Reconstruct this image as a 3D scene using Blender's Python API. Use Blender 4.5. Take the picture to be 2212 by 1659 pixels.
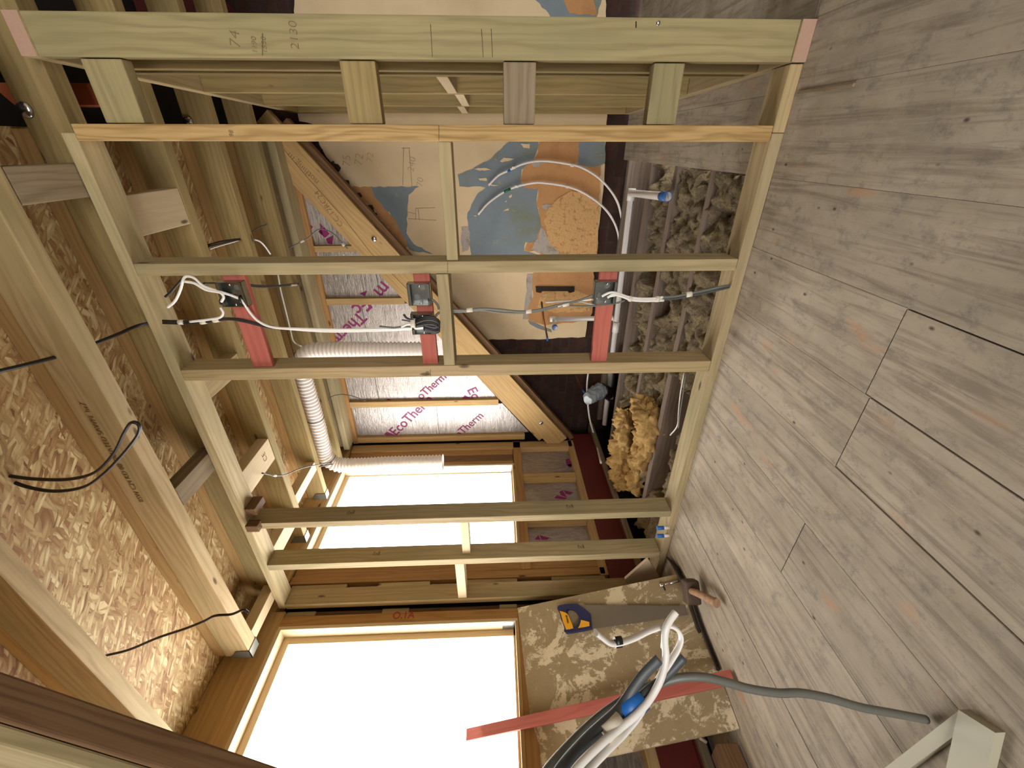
import bpy, bmesh, math, random
import numpy as np
from mathutils import Vector, Matrix, noise
from mathutils.geometry import tessellate_polygon
random.seed(7)
for o in list(bpy.data.objects): bpy.data.objects.remove(o)
SC = bpy.context.scene
COL = SC.collection
# ------------------------------------------------------------------ camera
F_PX, YAW, PITCH, ROLL = 903.426, 0.520696, -0.0341172, -0.0184913
EYE = Vector((0, 0, 0.886))
cy, sy = math.cos(YAW), math.sin(YAW)
_F = Vector((-sy, cy, 0)); _R = Vector((cy, sy, 0)); _U = Vector((0, 0, 1))
_F, _U = _F*math.cos(PITCH)+_U*math.sin(PITCH), _U*math.cos(PITCH)-_F*math.sin(PITCH)
_R, _U = _R*math.cos(ROLL)+_U*math.sin(ROLL), _U*math.cos(ROLL)-_R*math.sin(ROLL)
cd = bpy.data.cameras.new('camera'); cam = bpy.data.objects.new('camera', cd); COL.objects.link(cam)
cd.sensor_fit = 'HORIZONTAL'; cd.sensor_width = 36.0; cd.lens = 36.0*F_PX/2212.0
cd.clip_start = 0.02; cd.clip_end = 200
# the phone was held sideways: the world's "down" is the picture's right
m = Matrix.Identity(4)
m.col[0] = (*(-_U), 0); m.col[1] = (*_R, 0); m.col[2] = (*(-_F), 0); m.col[3] = (*EYE, 1)
cam.matrix_world = m
SC.camera = cam
# ------------------------------------------------------------------ light
SC.view_settings.view_transform = 'Standard'; SC.view_settings.look = 'None'
SC.view_settings.gamma = 1.0; SC.view_settings.use_curve_mapping = False
SC.view_settings.exposure = -0.55
w = bpy.data.worlds.new('sky'); SC.world = w; w.use_nodes = True
bgn = w.node_tree.nodes['Background']
bgn.inputs[0].default_value = (1.0, 0.985, 0.965, 1); bgn.inputs[1].default_value = 18.0
def portal(name, loc, rot, sx, sz):
    l = bpy.data.lights.new(name, 'AREA'); l.shape = 'RECTANGLE'; l.size = sx; l.size_y = sz
    l.cycles.is_portal = True
    o = bpy.data.objects.new(name, l); COL.objects.link(o); o.location = loc; o.rotation_euler = rot
    return o

# ------------------------------------------------------------------ geometry helpers
def ray(px, py):
    return _F + _R*((829.5-py)/F_PX) + _U*((1106-px)/F_PX)
def PA(px, py, ax, v):            # where the sight line of a picture point meets the plane axis = v
    d = ray(px, py); return EYE + d*((v-EYE[ax])/d[ax])
def PX(x, y, v): return PA(x, y, 0, v)
def PY(x, y, v): return PA(x, y, 1, v)
def PZ(x, y, v): return PA(x, y, 2, v)
def PD(x, y, d): return EYE + ray(x, y)*d
WM = {}
def obj(name, me, mat=None, parent=None, M=None):
    if isinstance(me, bmesh.types.BMesh):
        b = me; me = bpy.data.meshes.new(name); b.to_mesh(me); b.free()
    if mat is not None:
        me.materials.clear()
        for q in (mat if isinstance(mat, (list, tuple)) else [mat]): me.materials.append(q)
    o = bpy.data.objects.new(name, me); COL.objects.link(o)
    M = M or Matrix.Identity(4)
    WM[o] = M
    if parent is not None:
        o.parent = parent; o.matrix_local = WM[parent].inverted() @ M
    else: o.matrix_world = M
    return o
def tag(o, label=None, cat=None, group=None, kind=None):
    if label: o['label'] = label
    if cat: o['category'] = cat
    if group: o['group'] = group
    if kind: o['kind'] = kind
    return o
def empty(name, loc, label=None, cat=None, group=None, kind=None):
    o = bpy.data.objects.new(name, None); COL.objects.link(o); o.empty_display_size = .05
    WM[o] = Matrix.Translation(Vector(loc)); o.matrix_world = WM[o]
    return tag(o, label, cat, group, kind)
def frame(x, up):
    x = Vector(x).normalized(); up = Vector(up); y = up.cross(x)
    if y.length < 1e-5: y = Vector((0, 1, 0)).cross(x)
    y.normalize(); z = x.cross(y)
    return x, y, z
def boxbm(lx, ly, lz, bev=.003, seg=2):
    b = bmesh.new(); bmesh.ops.create_cube(b, size=1)
    for v in b.verts: v.co = Vector((v.co.x*lx, v.co.y*ly, v.co.z*lz))
    if bev: bmesh.ops.bevel(b, geom=b.edges[:], offset=min(bev, min(lx, ly, lz)*.3), segments=seg, profile=.6, affect='EDGES')
    for f in b.faces: f.smooth = False
    return b
def beam(name, a, b, wd, ht, mat, parent=None, up=(0, 0, 1), bev=.003, roll=0):
    a = Vector(a); b = Vector(b); x, y, z = frame(b-a, up)
    M = Matrix.Identity(4)
    M.col[0] = (*x, 0); M.col[1] = (*y, 0); M.col[2] = (*z, 0); M.col[3] = (*((a+b)/2), 1)
    return obj(name, boxbm((b-a).length, wd, ht, bev), mat, parent, M)
def bx(name, x0, x1, y0, y1, z0, z1, mat, parent=None, bev=.003):
    dx, dy, dz = x1-x0, y1-y0, z1-z0; c = Vector(((x0+x1)/2, (y0+y1)/2, (z0+z1)/2))
    k = max(range(3), key=lambda i: (abs(dx), abs(dy), abs(dz))[i])
    h = Vector((dx/2 if k == 0 else 0, dy/2 if k == 1 else 0, dz/2 if k == 2 else 0))
    if k == 0: return beam(name, c-h, c+h, dy, dz, mat, parent, (0, 0, 1), bev)
    if k == 1: return beam(name, c-h, c+h, dx, dz, mat, parent, (0, 0, 1), bev)
    return beam(name, c-h, c+h, dx, dy, mat, parent, (0, 1, 0), bev)
def slab_bm(pts, nrm, th, holes=None, bm=None, mi=0):
    """a flat plate: outline pts (world), thickness th along nrm"""
    b = bm or bmesh.new(); n = Vector(nrm).normalized()
    loops = [[Vector(p) for p in pts]] + [[Vector(p) for p in h] for h in (holes or [])]
    tris = tessellate_polygon(loops); flat = [p for l in loops for p in l]
    va = [b.verts.new(p) for p in flat]; vb = [b.verts.new(p+n*th) for p in flat]
    for t in tris:
        try:
            f = b.faces.new([va[i] for i in t]); f.material_index = mi
            f = b.faces.new([vb[i] for i in reversed(t)]); f.material_index = mi
        except ValueError: pass
    k = 0
    for l in loops:
        nn = len(l)
        for i in range(nn):
            j = (i+1) % nn
            try:
                f = b.faces.new([va[k+i], va[k+j], vb[k+j], vb[k+i]]); f.material_index = mi
            except ValueError: pass
        k += nn
    bmesh.ops.recalc_face_normals(b, faces=b.faces[:])
    return b
def slab(name, pts, nrm, th, mat, parent=None, holes=None):
    pts = [Vector(p) for p in pts]; c = sum(pts, Vector())/len(pts)
    M = Matrix.Translation(c)
    b = slab_bm([p-c for p in pts], nrm, th, [[Vector(q)-c for q in h] for h in holes] if holes else None)
    return obj(name, b, mat, parent, M)
def jag(pts, amp=3.0, step=9.0, seed=0):
    r = random.Random(seed); out = []
    for i in range(len(pts)):
        a = pts[i]; c = pts[(i+1) % len(pts)]; d = math.hypot(c[0]-a[0], c[1]-a[1]); n = max(1, int(d/step))
        for k in range(n):
            t = k/n; s = amp if k else amp*.4
            out.append((a[0]+(c[0]-a[0])*t+r.uniform(-s, s), a[1]+(c[1]-a[1])*t+r.uniform(-s, s)))
    return out
def spline(pts, n=8):
    P = [Vector(p) for p in pts]
    if len(P) < 3: return P
    P = [P[0]*2-P[1]] + P + [P[-1]*2-P[-2]]; out = []
    for i in range(1, len(P)-2):
        a, b, c, d = P[i-1], P[i], P[i+1], P[i+2]
        for k in range(n):
            t = k/n
            out.append(.5*((2*b)+(c-a)*t+(2*a-5*b+4*c-d)*t*t+(3*b-a-3*c+d)*t*t*t))
    out.append(P[-2]); return out
def tube_bm(path, r, seg=10, flat=1.0, flatdir=None, bm=None, rfun=None, cap=True, mi=0):
    b = bm or bmesh.new(); rings = []; prev = None
    for i, p in enumerate(path):
        t = (path[min(i+1, len(path)-1)]-path[max(i-1, 0)])
        if t.length < 1e-7: t = Vector((0, 0, 1))
        t.normalize()
        if flatdir is not None: u = Vector(flatdir)-t*t.dot(Vector(flatdir))
        else:
            u = prev-t*t.dot(prev) if prev is not None else t.orthogonal()
        if u.length < 1e-5: u = t.orthogonal()
        u.normalize(); prev = u; v = t.cross(u)
        rr = rfun(i/(len(path)-1)) if rfun else r
        rings.append([b.verts.new(p+u*(math.cos(a)*rr*flat)+v*(math.sin(a)*rr)) for a in [2*math.pi*k/seg for k in range(seg)]])
    for A, B in zip(rings, rings[1:]):
        for k in range(seg):
            f = b.faces.new([A[k], A[(k+1) % seg], B[(k+1) % seg], B[k]]); f.smooth = True; f.material_index = mi
    if cap:
        for R_ in (rings[0][::-1], rings[-1]):
            f = b.faces.new(R_); f.material_index = mi
    return b
def tube(name, pts, r, mat, parent=None, n=8, seg=10, flat=1.0, flatdir=None, rfun=None):
    path = spline(pts, n) if n else [Vector(p) for p in pts]
    c = sum(path, Vector())/len(path)
    return obj(name, tube_bm([p-c for p in path], r, seg, flat, flatdir, rfun=rfun), mat, parent, Matrix.Translation(c))
def textmesh(name, s, origin, xdir, updir, size, mat, parent=None, off=.001):
    """flat lettering: baseline start, reading direction, up direction"""
    cu = bpy.data.curves.new('lettering', 'FONT'); cu.body = s; cu.size = 1; cu.extrude = 0.002; cu.offset = .012 if mat.name not in ('pencil_mark', 'brown_ink_stamp', 'faint_pencil') else -.018
    t = bpy.data.objects.new('lettering', cu); COL.objects.link(t)
    bpy.context.view_layer.update()
    me = bpy.data.meshes.new_from_object(t.evaluated_get(bpy.context.evaluated_depsgraph_get()))
    bpy.data.objects.remove(t)
    x = Vector(xdir); L = x.length; x.normalize(); y = Vector(updir); y = (y-x*x.dot(y)).normalized(); z = x.cross(y)
    xs = [v.co.x for v in me.vertices]; sx = L/(max(xs)-min(xs)) if size is None else size
    sz = size or sx
    for v in me.vertices: v.co = Vector((v.co.x*sx, v.co.y*sz, v.co.z*.3))
    M = Matrix.Identity(4)
    M.col[0] = (*x, 0); M.col[1] = (*y, 0); M.col[2] = (*z, 0); M.col[3] = (*(Vector(origin)+z*off), 1)
    return obj(name, me, mat, parent, M)
def xf(a, b): return (a[0]+b[0], a[1]+b[1], a[2]+b[2])

# ------------------------------------------------------------------ materials
def C(h):
    h = h.lstrip('#'); c = [int(h[i:i+2], 16)/255 for i in (0, 2, 4)]
    return tuple(((x/12.92) if x <= .04045 else ((x+.055)/1.055)**2.4) for x in c)+(1,)
class NT:
    def __init__(s, name):
        s.m = bpy.data.materials.new(name); s.m.use_nodes = True; s.t = s.m.node_tree; s.N = s.t.nodes; s.L = s.t.links
        s.p = s.N['Principled BSDF']; s.out = s.N['Material Output']
    def n(s, typ, **kw):
        q = s.N.new(typ)
        for k, v in kw.items():
            if k.startswith('i_'):
                key = k[2:]; key = int(key) if key.isdigit() else key.replace('_', ' ')
                q.inputs[key].default_value = v
            else: setattr(q, k, v)
        return q
    def l(s, a, b): s.L.new(a, b)
    def coord(s, scale=(1, 1, 1), rot=(0, 0, 0), rnd=True, kind='Object'):
        tc = s.n('ShaderNodeTexCoord'); src = tc.outputs[kind]
        if rnd:
            oi = s.n('ShaderNodeObjectInfo'); mu = s.n('ShaderNodeMath', operation='MULTIPLY', i_1=37.3); s.l(oi.outputs['Random'], mu.inputs[0])
            va = s.n('ShaderNodeVectorMath', operation='ADD'); s.l(src, va.inputs[0]); s.l(mu.outputs[0], va.inputs[1]); src = va.outputs[0]
        mp = s.n('ShaderNodeMapping'); mp.inputs['Scale'].default_value = scale; mp.inputs['Rotation'].default_value = rot
        s.l(src, mp.inputs[0]); return mp.outputs[0]
    def noise(s, vec, scale, detail=4, rough=.55, dist=0):
        q = s.n('ShaderNodeTexNoise'); q.inputs['Scale'].default_value = scale; q.inputs['Detail'].default_value = detail
        q.inputs['Roughness'].default_value = rough; q.inputs['Distortion'].default_value = dist; s.l(vec, q.inputs['Vector']); return q
    def ramp(s, fac, stops, interp='LINEAR'):
        q = s.n('ShaderNodeValToRGB'); q.color_ramp.interpolation = interp; e = q.color_ramp.elements
        while len(e) < len(stops): e.new(.5)
        for i, (pos, c) in enumerate(stops):
            e[i].position = pos; e[i].color = c if len(c) == 4 else (*c, 1)
        s.l(fac, q.inputs[0]); return q.outputs[0]
    def mix(s, fac, a, b, bt='MIX'):
        q = s.n('ShaderNodeMix', data_type='RGBA', blend_type=bt)
        for v, i in ((fac, 0), (a, 6), (b, 7)):
            if isinstance(v, (int, float)): q.inputs[i].default_value = v
            elif isinstance(v, tuple): q.inputs[i].default_value = v
            else: s.l(v, q.inputs[i])
        return q.outputs[2]
    def bump(s, h, strength=.3, dist=.01):
        q = s.n('ShaderNodeBump'); q.inputs['Strength'].default_value = strength; q.inputs['Distance'].default_value = dist
        s.l(h, q.inputs['Height']); s.l(q.outputs[0], s.p.inputs['Normal'])
    def done(s, col, rough=.7, metal=0.0, spec=None):
        if isinstance(col, tuple): s.p.inputs['Base Color'].default_value = col
        else: s.l(col, s.p.inputs['Base Color'])
        if isinstance(rough, (int, float)): s.p.inputs['Roughness'].default_value = rough
        else: s.l(rough, s.p.inputs['Roughness'])
        s.p.inputs['Metallic'].default_value = metal
        if spec is not None: s.p.inputs['Specular IOR Level'].default_value = spec
        return s.m
BW = ((0, (0, 0, 0)), (1, (1, 1, 1)))
def wood(name, light, dark, green=None, pinkish=None, grain=1.0, contrast=.55, rough=.75):
    s = NT(name)
    v = s.coord((1.1, 9, 9)); v0 = s.coord((1, 1, 1))
    nd = s.noise(v, 1.3, 3, .5)
    va = s.n('ShaderNodeVectorMath', operation='MULTIPLY_ADD'); s.l(nd.outputs['Color'], va.inputs[0]); va.inputs[1].default_value = (.6, .9, .9); s.l(v, va.inputs[2])
    wv = s.n('ShaderNodeTexWave', wave_type='RINGS', rings_direction='X'); wv.inputs['Scale'].default_value = 1.6*grain
    wv.inputs['Distortion'].default_value = 3.5; wv.inputs['Detail'].default_value = 2; wv.inputs['Detail Scale'].default_value = 1.4
    s.l(va.outputs[0], wv.inputs['Vector'])
    fine = s.noise(s.coord((2.2, 90, 90)), 1.6, 4, .6)
    big = s.noise(s.coord((1.6, 5, 5)), 1.4, 3, .6)
    a = s.ramp(wv.outputs['Fac'], ((0, (0, 0, 0)), (.55, (.25, .25, .25)), (1, (1, 1, 1))))
    f1 = s.mix(.5, a, s.ramp(fine.outputs['Fac'], ((.3, (0, 0, 0)), (.7, (1, 1, 1)))))
    f2 = s.mix(contrast, (.25, .25, .25, 1), f1)
    col = s.mix(f2, C(light), C(dark))
    if green:
        g = s.ramp(big.outputs['Fac'], ((.42, (0, 0, 0)), (.72, (.65, .65, .65)))); col = s.mix(g, col, C(green))
    if pinkish:
        b2 = s.noise(s.coord((1.1, 3, 3)), 2.3, 3, .6); g = s.ramp(b2.outputs['Fac'], ((.5, (0, 0, 0)), (.75, (.5, .5, .5)))); col = s.mix(g, col, C(pinkish))
    # knots
    vo = s.n('ShaderNodeTexVoronoi'); vo.inputs['Scale'].default_value = 1.0; s.l(s.coord((3.0, 9, 9)), vo.inputs['Vector'])
    k = s.ramp(vo.outputs['Distance'], ((0, (1, 1, 1)), (.055, (.7, .7, .7)), (.085, (0, 0, 0))))
    col = s.mix(k, col, C('#3d2a17'))
    # random tint per timber
    oi = s.n('ShaderNodeObjectInfo'); hs = s.n('ShaderNodeHueSaturation'); mr = s.n('ShaderNodeMapRange'); s.l(oi.outputs['Random'], mr.inputs[0])
    mr.inputs[3].default_value = .86; mr.inputs[4].default_value = 1.12; s.l(mr.outputs[0], hs.inputs['Value']); s.l(col, hs.inputs['Color'])
    s.bump(f1, .12, .002)
    return s.done(hs.outputs[0], rough, 0, .3)
def plain(name, c, rough=.5, metal=0.0, var=.12, sc=20, bump=0, spec=None):
    s = NT(name); nz = s.noise(s.coord(), sc, 4, .6)
    c = C(c); d = tuple(x*(1-var*2) for x in c[:3])+(1,)
    col = s.mix(nz.outputs['Fac'], d, c)
    if bump: s.bump(nz.outputs['Fac'], bump, .004)
    return s.done(col, rough, metal, spec)
M = {}
M['green_pine'] = wood('treated_pine', '#bba983', '#7f6c44', green='#8c8763', pinkish='#ad9677')
M['tan_pine'] = wood('joist_pine', '#b8a279', '#7f6842', green='#8d835c', pinkish='#b0967a')
M['grain_pine'] = wood('ringed_pine', '#c2a26c', '#8c6b3d', grain=1.6, contrast=.9)
M['gold_pine'] = wood('golden_pine', '#b89a68', '#906d42', pinkish='#a1845f')
M['pale_pine'] = wood('planed_pale_pine', '#d3c09d', '#b9a07a', pinkish='#cbb297', contrast=.4)
M['orange_pine'] = wood('orange_pine', '#aa8250', '#805a30', contrast=.6)
M['dark_pine'] = wood('brown_stained_pine', '#7d5f40', '#553a24', grain=1.3, contrast=.9)
M['old_wood'] = wood('old_grey_timber', '#96866d', '#66563f', contrast=.6, rough=.9)
M['post_pine'] = wood('post_pine', '#a7996f', '#6c5f3c', green='#847f5a', pinkish='#9b8564')
M['olive_pine'] = wood('olive_pine', '#a5905f', '#6f5a36', green='#80734e', pinkish='#9c8460')
M['joist_old'] = wood('old_floor_joist_timber', '#85766a', '#5a4b3f', contrast=.6, rough=.9)
M['pink_end'] = plain('sawn_end_grain', '#b8957f', .85, var=.1, sc=120, bump=.3)
M['red_paint'] = wood('red_dyed_batten', '#bb6a5b', '#97493f', contrast=.5)
M['red_steel'] = plain('red_oxide_paint', '#5a160e', .6, var=.12, sc=9)
M['white_plastic'] = plain('white_plastic', '#e6dfd8', .35, var=.03)
M['duct_white'] = plain('duct_white', '#f7efe8', .45, var=.03)
M['white_cable'] = plain('white_cable_sheath', '#e8e4de', .35, var=.02)
M['black_cable'] = plain('black_cable_sheath', '#272423', .45, var=.05)
M['grey_cable'] = plain('grey_cable_sheath', '#686860', .45, var=.05)
M['dark_grey_cable'] = plain('dark_grey_cable_sheath', '#43474a', .45, var=.05)
M['blue_tape'] = plain('blue_tape', '#1f66b5', .4, var=.08)
M['black'] = plain('black_plastic', '#151413', .4, var=.1)
M['galv'] = plain('galvanised_steel', '#a9aca8', .28, 1.0, var=.2, sc=35)
M['bolt_steel'] = plain('bright_steel', '#cfcfd6', .18, 1.0, var=.05)
M['iron'] = plain('dark_iron', '#3a2f28', .5, .6, var=.25, sc=30, bump=.2)
M['rust_iron'] = plain('rusty_hammer_iron', '#5b4433', .65, .3, var=.25, sc=40, bump=.3)
M['copper'] = plain('copper', '#8a5236', .4, .8, var=.2)
M['pencil'] = plain('pencil_mark', '#5f5038', .8, var=.05)
M['magenta'] = plain('magenta_print', '#7d1a58', .5, var=.03)
M['red_ink'] = plain('red_marker', '#a3362c', .7, var=.1)
M['brown_ink'] = plain('brown_ink_stamp', '#7d6642', .8, var=.1)
M['masking'] = plain('masking_tape', '#dcd2c0', .7, var=.05)
M['yellow'] = plain('yellow_rubber', '#e0a01c', .5, var=.04)
M['navy'] = plain('navy_plastic', '#1d2350', .4, var=.06)
M['blade'] = plain('saw_steel', '#8f8880', .35, .7, var=.08, sc=12)
M['ash'] = wood('hammer_handle_wood', '#a88767', '#7d6046', contrast=.6)
M['ply'] = plain('plywood', '#cdb79a', .8, var=.07, sc=10)
M['cream_paint'] = plain('cream_painted_timber', '#b3ad96', .6, var=.07, sc=12)
M['dust'] = plain('grey_lath', '#8d7b6a', .9, var=.2)
M['polythene'] = plain('grey_polythene_bag', '#9aa0a6', .25, var=.2, sc=14, bump=.8)
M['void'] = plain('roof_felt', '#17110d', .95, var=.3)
M['hanger'] = plain('joist_hanger', '#8d8d84', .45, .7, var=.2)
M['lime'] = plain('green_yellow_sleeve', '#9aa81e', .5, var=.3, sc=90)

def mat_osb():
    s = NT('osb'); base = s.coord((1, 1, 1), rnd=False); col = None; hs = []
    cols = ((0, C('#8a6440')), (.12, C('#a27d52')), (.4, C('#ae9163')), (.75, C('#bba274')), (1, C('#d4c294')))
    for i, (rot, sc, off) in enumerate(((1.25, (9, 44, 7), 0), (2.05, (13, 62, 9), 3.1), (1.6, (12, 72, 9), 7.7), (.75, (18, 95, 9), 11.3))):
        mp = s.n('ShaderNodeMapping'); mp.inputs['Rotation'].default_value = (0, 0, rot); mp.inputs['Location'].default_value = (off, off, 0)
        nd = s.noise(base, 7, 2, .5); va = s.n('ShaderNodeVectorMath', operation='MULTIPLY_ADD'); s.l(nd.outputs['Color'], va.inputs[0]); va.inputs[1].default_value = (.05, .05, 0); s.l(base, va.inputs[2])
        s.l(va.outputs[0], mp.inputs[0])
        m2 = s.n('ShaderNodeMapping'); m2.inputs['Scale'].default_value = sc; s.l(mp.outputs[0], m2.inputs[0])
        vo = s.n('ShaderNodeTexVoronoi', distance='EUCLIDEAN'); vo.inputs['Scale'].default_value = 1; s.l(m2.outputs[0], vo.inputs['Vector'])
        sep = s.n('ShaderNodeSeparateColor'); s.l(vo.outputs['Color'], sep.inputs[0])
        c = s.ramp(sep.outputs[0], cols)
        edge = s.ramp(vo.outputs['Distance'], ((.35, (1, 1, 1)), (.62, (.72, .66, .58)))); c = s.mix(1.0, c, edge, 'MULTIPLY')
        hs.append(sep.outputs[0])
        if col is None: col = c
        else:
            mk = s.ramp(sep.outputs[1], ((.5, (0, 0, 0)), (.53, (1, 1, 1))), 'LINEAR'); col = s.mix(mk, col, c)
    s.bump(hs[0], .25, .003)
    return s.done(col, .6, 0, .35)
M['osb'] = mat_osb()
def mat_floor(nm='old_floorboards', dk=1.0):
    s = NT(nm); b = s.coord((1, 1, 1), rnd=False)
    at = s.n('ShaderNodeAttribute', attribute_name='board'); ad = s.n('ShaderNodeVectorMath', operation='MULTIPLY_ADD')
    cx = s.n('ShaderNodeCombineXYZ'); s.l(at.outputs['Fac'], cx.inputs[0]); s.l(at.outputs['Fac'], cx.inputs[1])
    s.l(cx.outputs[0], ad.inputs[0]); ad.inputs[1].default_value = (31, 17, 0); s.l(b, ad.inputs[2])
    def mp(sc):
        q = s.n('ShaderNodeMapping'); q.inputs['Scale'].default_value = sc; s.l(ad.outputs[0], q.inputs[0]); return q.outputs[0]
    g = s.noise(mp((42, 2.2, 3)), 1, 6, .65, .6); med = s.noise(mp((9, 3.5, 3)), 1, 5, .65); blot = s.noise(mp((8, 6, 3)), 1.6, 9, .78)
    c = s.ramp(med.outputs['Fac'], ((.25, C('#928776')), (.5, C('#a69a88')), (.75, C('#b7aa97'))))
    c = s.mix(s.ramp(g.outputs['Fac'], ((.36, (.75, .75, .75)), (.52, (0, 0, 0)))), c, C('#7c6f60'))
    c = s.mix(s.ramp(blot.outputs['Fac'], ((.48, (0, 0, 0)), (.68, (.5, .5, .5)))), c, C('#b0a289'))
    d2 = s.noise(mp((7, 5, 3)), 2.4, 9, .8)
    c = s.mix(s.ramp(d2.outputs['Fac'], ((.34, (.75, .75, .75)), (.48, (0, 0, 0)))), c, C('#756e68'))
    w1 = s.noise(mp((6, 2.5, 3)), 1.7, 3, .5)
    c = s.mix(s.ramp(w1.outputs['Fac'], ((.66, (0, 0, 0)), (.74, (.7, .7, .7)))), c, C('#b98f6c'))
    vo = s.n('ShaderNodeTexVoronoi'); vo.inputs['Scale'].default_value = 1; s.l(mp((14, 9, 3)), vo.inputs['Vector'])
    c = s.mix(s.ramp(vo.outputs['Distance'], ((.03, (.85, .85, .85)), (.08, (0, 0, 0)))), c, C('#3a2b22'))
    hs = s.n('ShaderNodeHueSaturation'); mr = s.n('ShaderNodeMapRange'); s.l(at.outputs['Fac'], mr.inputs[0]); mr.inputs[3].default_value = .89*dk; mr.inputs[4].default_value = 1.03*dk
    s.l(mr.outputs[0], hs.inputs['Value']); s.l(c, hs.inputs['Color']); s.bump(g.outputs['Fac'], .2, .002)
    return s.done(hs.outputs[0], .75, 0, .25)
M['floor'] = mat_floor(); M['floor_dark'] = mat_floor('dark_floorboards', .5)  # darker copy of the floor material, for boards beyond the end post
def mat_brick(name, c1, c2, mortar, sc=4.5):
    s = NT(name); tc = s.n('ShaderNodeTexCoord'); sp = s.n('ShaderNodeSeparateXYZ'); s.l(tc.outputs['Object'], sp.inputs[0])
    ad = s.n('ShaderNodeMath', operation='ADD'); s.l(sp.outputs[0], ad.inputs[0]); s.l(sp.outputs[1], ad.inputs[1])
    cb = s.n('ShaderNodeCombineXYZ'); s.l(ad.outputs[0], cb.inputs[0]); s.l(sp.outputs[2], cb.inputs[1])
    br = s.n('ShaderNodeTexBrick'); br.inputs['Scale'].default_value = sc; br.inputs['Color1'].default_value = C(c1); br.inputs['Color2'].default_value = C(c2)
    br.inputs['Mortar'].default_value = C(mortar); br.inputs['Mortar Size'].default_value = .02; br.inputs['Row Height'].default_value = .17; s.l(cb.outputs[0], br.inputs['Vector'])
    nz = s.noise(s.coord(rnd=False), 18, 5, .7); c = s.mix(s.ramp(nz.outputs['Fac'], ((.35, (.75, .75, .75)), (.65, (0, 0, 0)))), br.outputs['Color'], C('#241510'))
    s.bump(br.outputs['Fac'], -.5, .01); return s.done(c, .9)
M['brick'] = mat_brick('old_brick', '#46281d', '#33190f', '#3a2d24', 2.3)
def mat_wall(name, a, b, c, sc=3.0, bump=.1, bs=60, extra=None):
    s = NT(name); v = s.coord(rnd=False); n1 = s.noise(v, sc, 6, .65); n2 = s.noise(v, bs, 5, .7)
    col = s.ramp(n1.outputs['Fac'], ((.3, C(a)), (.5, C(b)), (.7, C(c))))
    if extra:
        n3 = s.noise(v, 11, 6, .75); col = s.mix(s.ramp(n3.outputs['Fac'], ((.62, (0, 0, 0)), (.66, (.8, .8, .8)))), col, C(extra))
    s.bump(n2.outputs['Fac'], bump, .006); return s.done(col, .85, 0, .2)
M['cream'] = mat_wall('cream_wall_paint', '#d3bb94', '#dcc5a0', '#cfb792', 2, .05)
M['blue'] = mat_wall('old_blue_paint', '#737d83', '#808b92', '#7a7f6c', 2.6, .08, extra='#9d9a80')
M['orange'] = mat_wall('bare_orange_plaster', '#b2804f', '#bf8f60', '#a77a52', 3.5, .2)
M['sand'] = mat_wall('rough_sand_render', '#cfa168', '#d9ae77', '#a8794a', 30, 1.6, 60)
M['grey_plaster'] = mat_wall('broken_grey_plaster', '#9a9087', '#b0a79d', '#8c7c6c', 12, .5)
def mat_mortar():
    s = NT('mortar_smeared_board'); v = s.coord(rnd=False); n1 = s.noise(v, 4.6, 10, .74, .4); n2 = s.noise(v, 60, 5, .75); n3 = s.noise(v, 18, 6, .75); n4 = s.noise(v, 14, 9, .8, .5)
    c = s.mix(n3.outputs['Fac'], C('#c2b291'), C('#dccfb1')); d = s.mix(n3.outputs['Fac'], C('#8a795c'), C('#a3916f'))
    k = s.ramp(n1.outputs['Fac'], ((.455, (0, 0, 0)), (.475, (1, 1, 1)))); k2 = s.ramp(n4.outputs['Fac'], ((.57, (0, 0, 0)), (.60, (.85, .85, .85))))
    k = s.mix(1.0, k, k2, 'DIFFERENCE'); col = s.mix(k, c, d)
    q = s.n('ShaderNodeMath', operation='ADD'); s.l(k, q.inputs[0]); s.l(n2.outputs['Fac'], q.inputs[1]); s.bump(q.outputs[0], .35, .004)
    return s.done(col, .85, 0, .2)
M['mortar'] = mat_mortar()
def mat_foil():
    s = NT('aluminium_foil_facing'); v = s.coord((3, 3, 18)); n1 = s.noise(v, 3, 5, .7, 1.2); n2 = s.noise(s.coord(), 60, 3, .6); f = s.mix(.35, n1.outputs['Fac'], n2.outputs['Fac'])
    cc = s.ramp(n1.outputs['Fac'], ((.3, C('#8f8882')), (.6, C('#b9b2ac')))); s.bump(f, .55, .009); return s.done(cc, .4, .85)
M['foil'] = mat_foil()
def mat_wool():
    s = NT('mineral_wool'); v = s.coord(rnd=False); n1 = s.noise(v, 9, 6, .7, .6); n2 = s.noise(v, 55, 9, .85, 1.6)
    c = s.ramp(n1.outputs['Fac'], ((.25, C('#756650')), (.45, C('#a8967a')), (.6, C('#c2ae86')), (.8, C('#d3ae74'))))
    c = s.mix(s.ramp(n2.outputs['Fac'], ((.36, (.9, .9, .9)), (.52, (0, 0, 0)))), c, C('#43362a'))
    s.bump(n2.outputs['Fac'], 1.0, .02); return s.done(c, .95, 0, .1)
M['wool'] = mat_wool()
def mat_glass():
    s = NT('window_glass'); tr = s.n('ShaderNodeBsdfTransparent'); gl = s.n('ShaderNodeBsdfGlossy', i_Roughness=.05); lw = s.n('ShaderNodeLayerWeight', i_Blend=.5); pw = s.n('ShaderNodeMath', operation='POWER', i_1=5.0); s.l(lw.outputs['Facing'], pw.inputs[0]); fr = s.n('ShaderNodeMath', operation='MULTIPLY', i_1=.35); s.l(pw.outputs[0], fr.inputs[0])
    mx = s.n('ShaderNodeMixShader'); s.l(fr.outputs[0], mx.inputs[0]); s.l(tr.outputs[0], mx.inputs[1]); s.l(gl.outputs[0], mx.inputs[2]); s.l(mx.outputs[0], s.out.inputs[0]); return s.m
M['glass'] = mat_glass()
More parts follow.
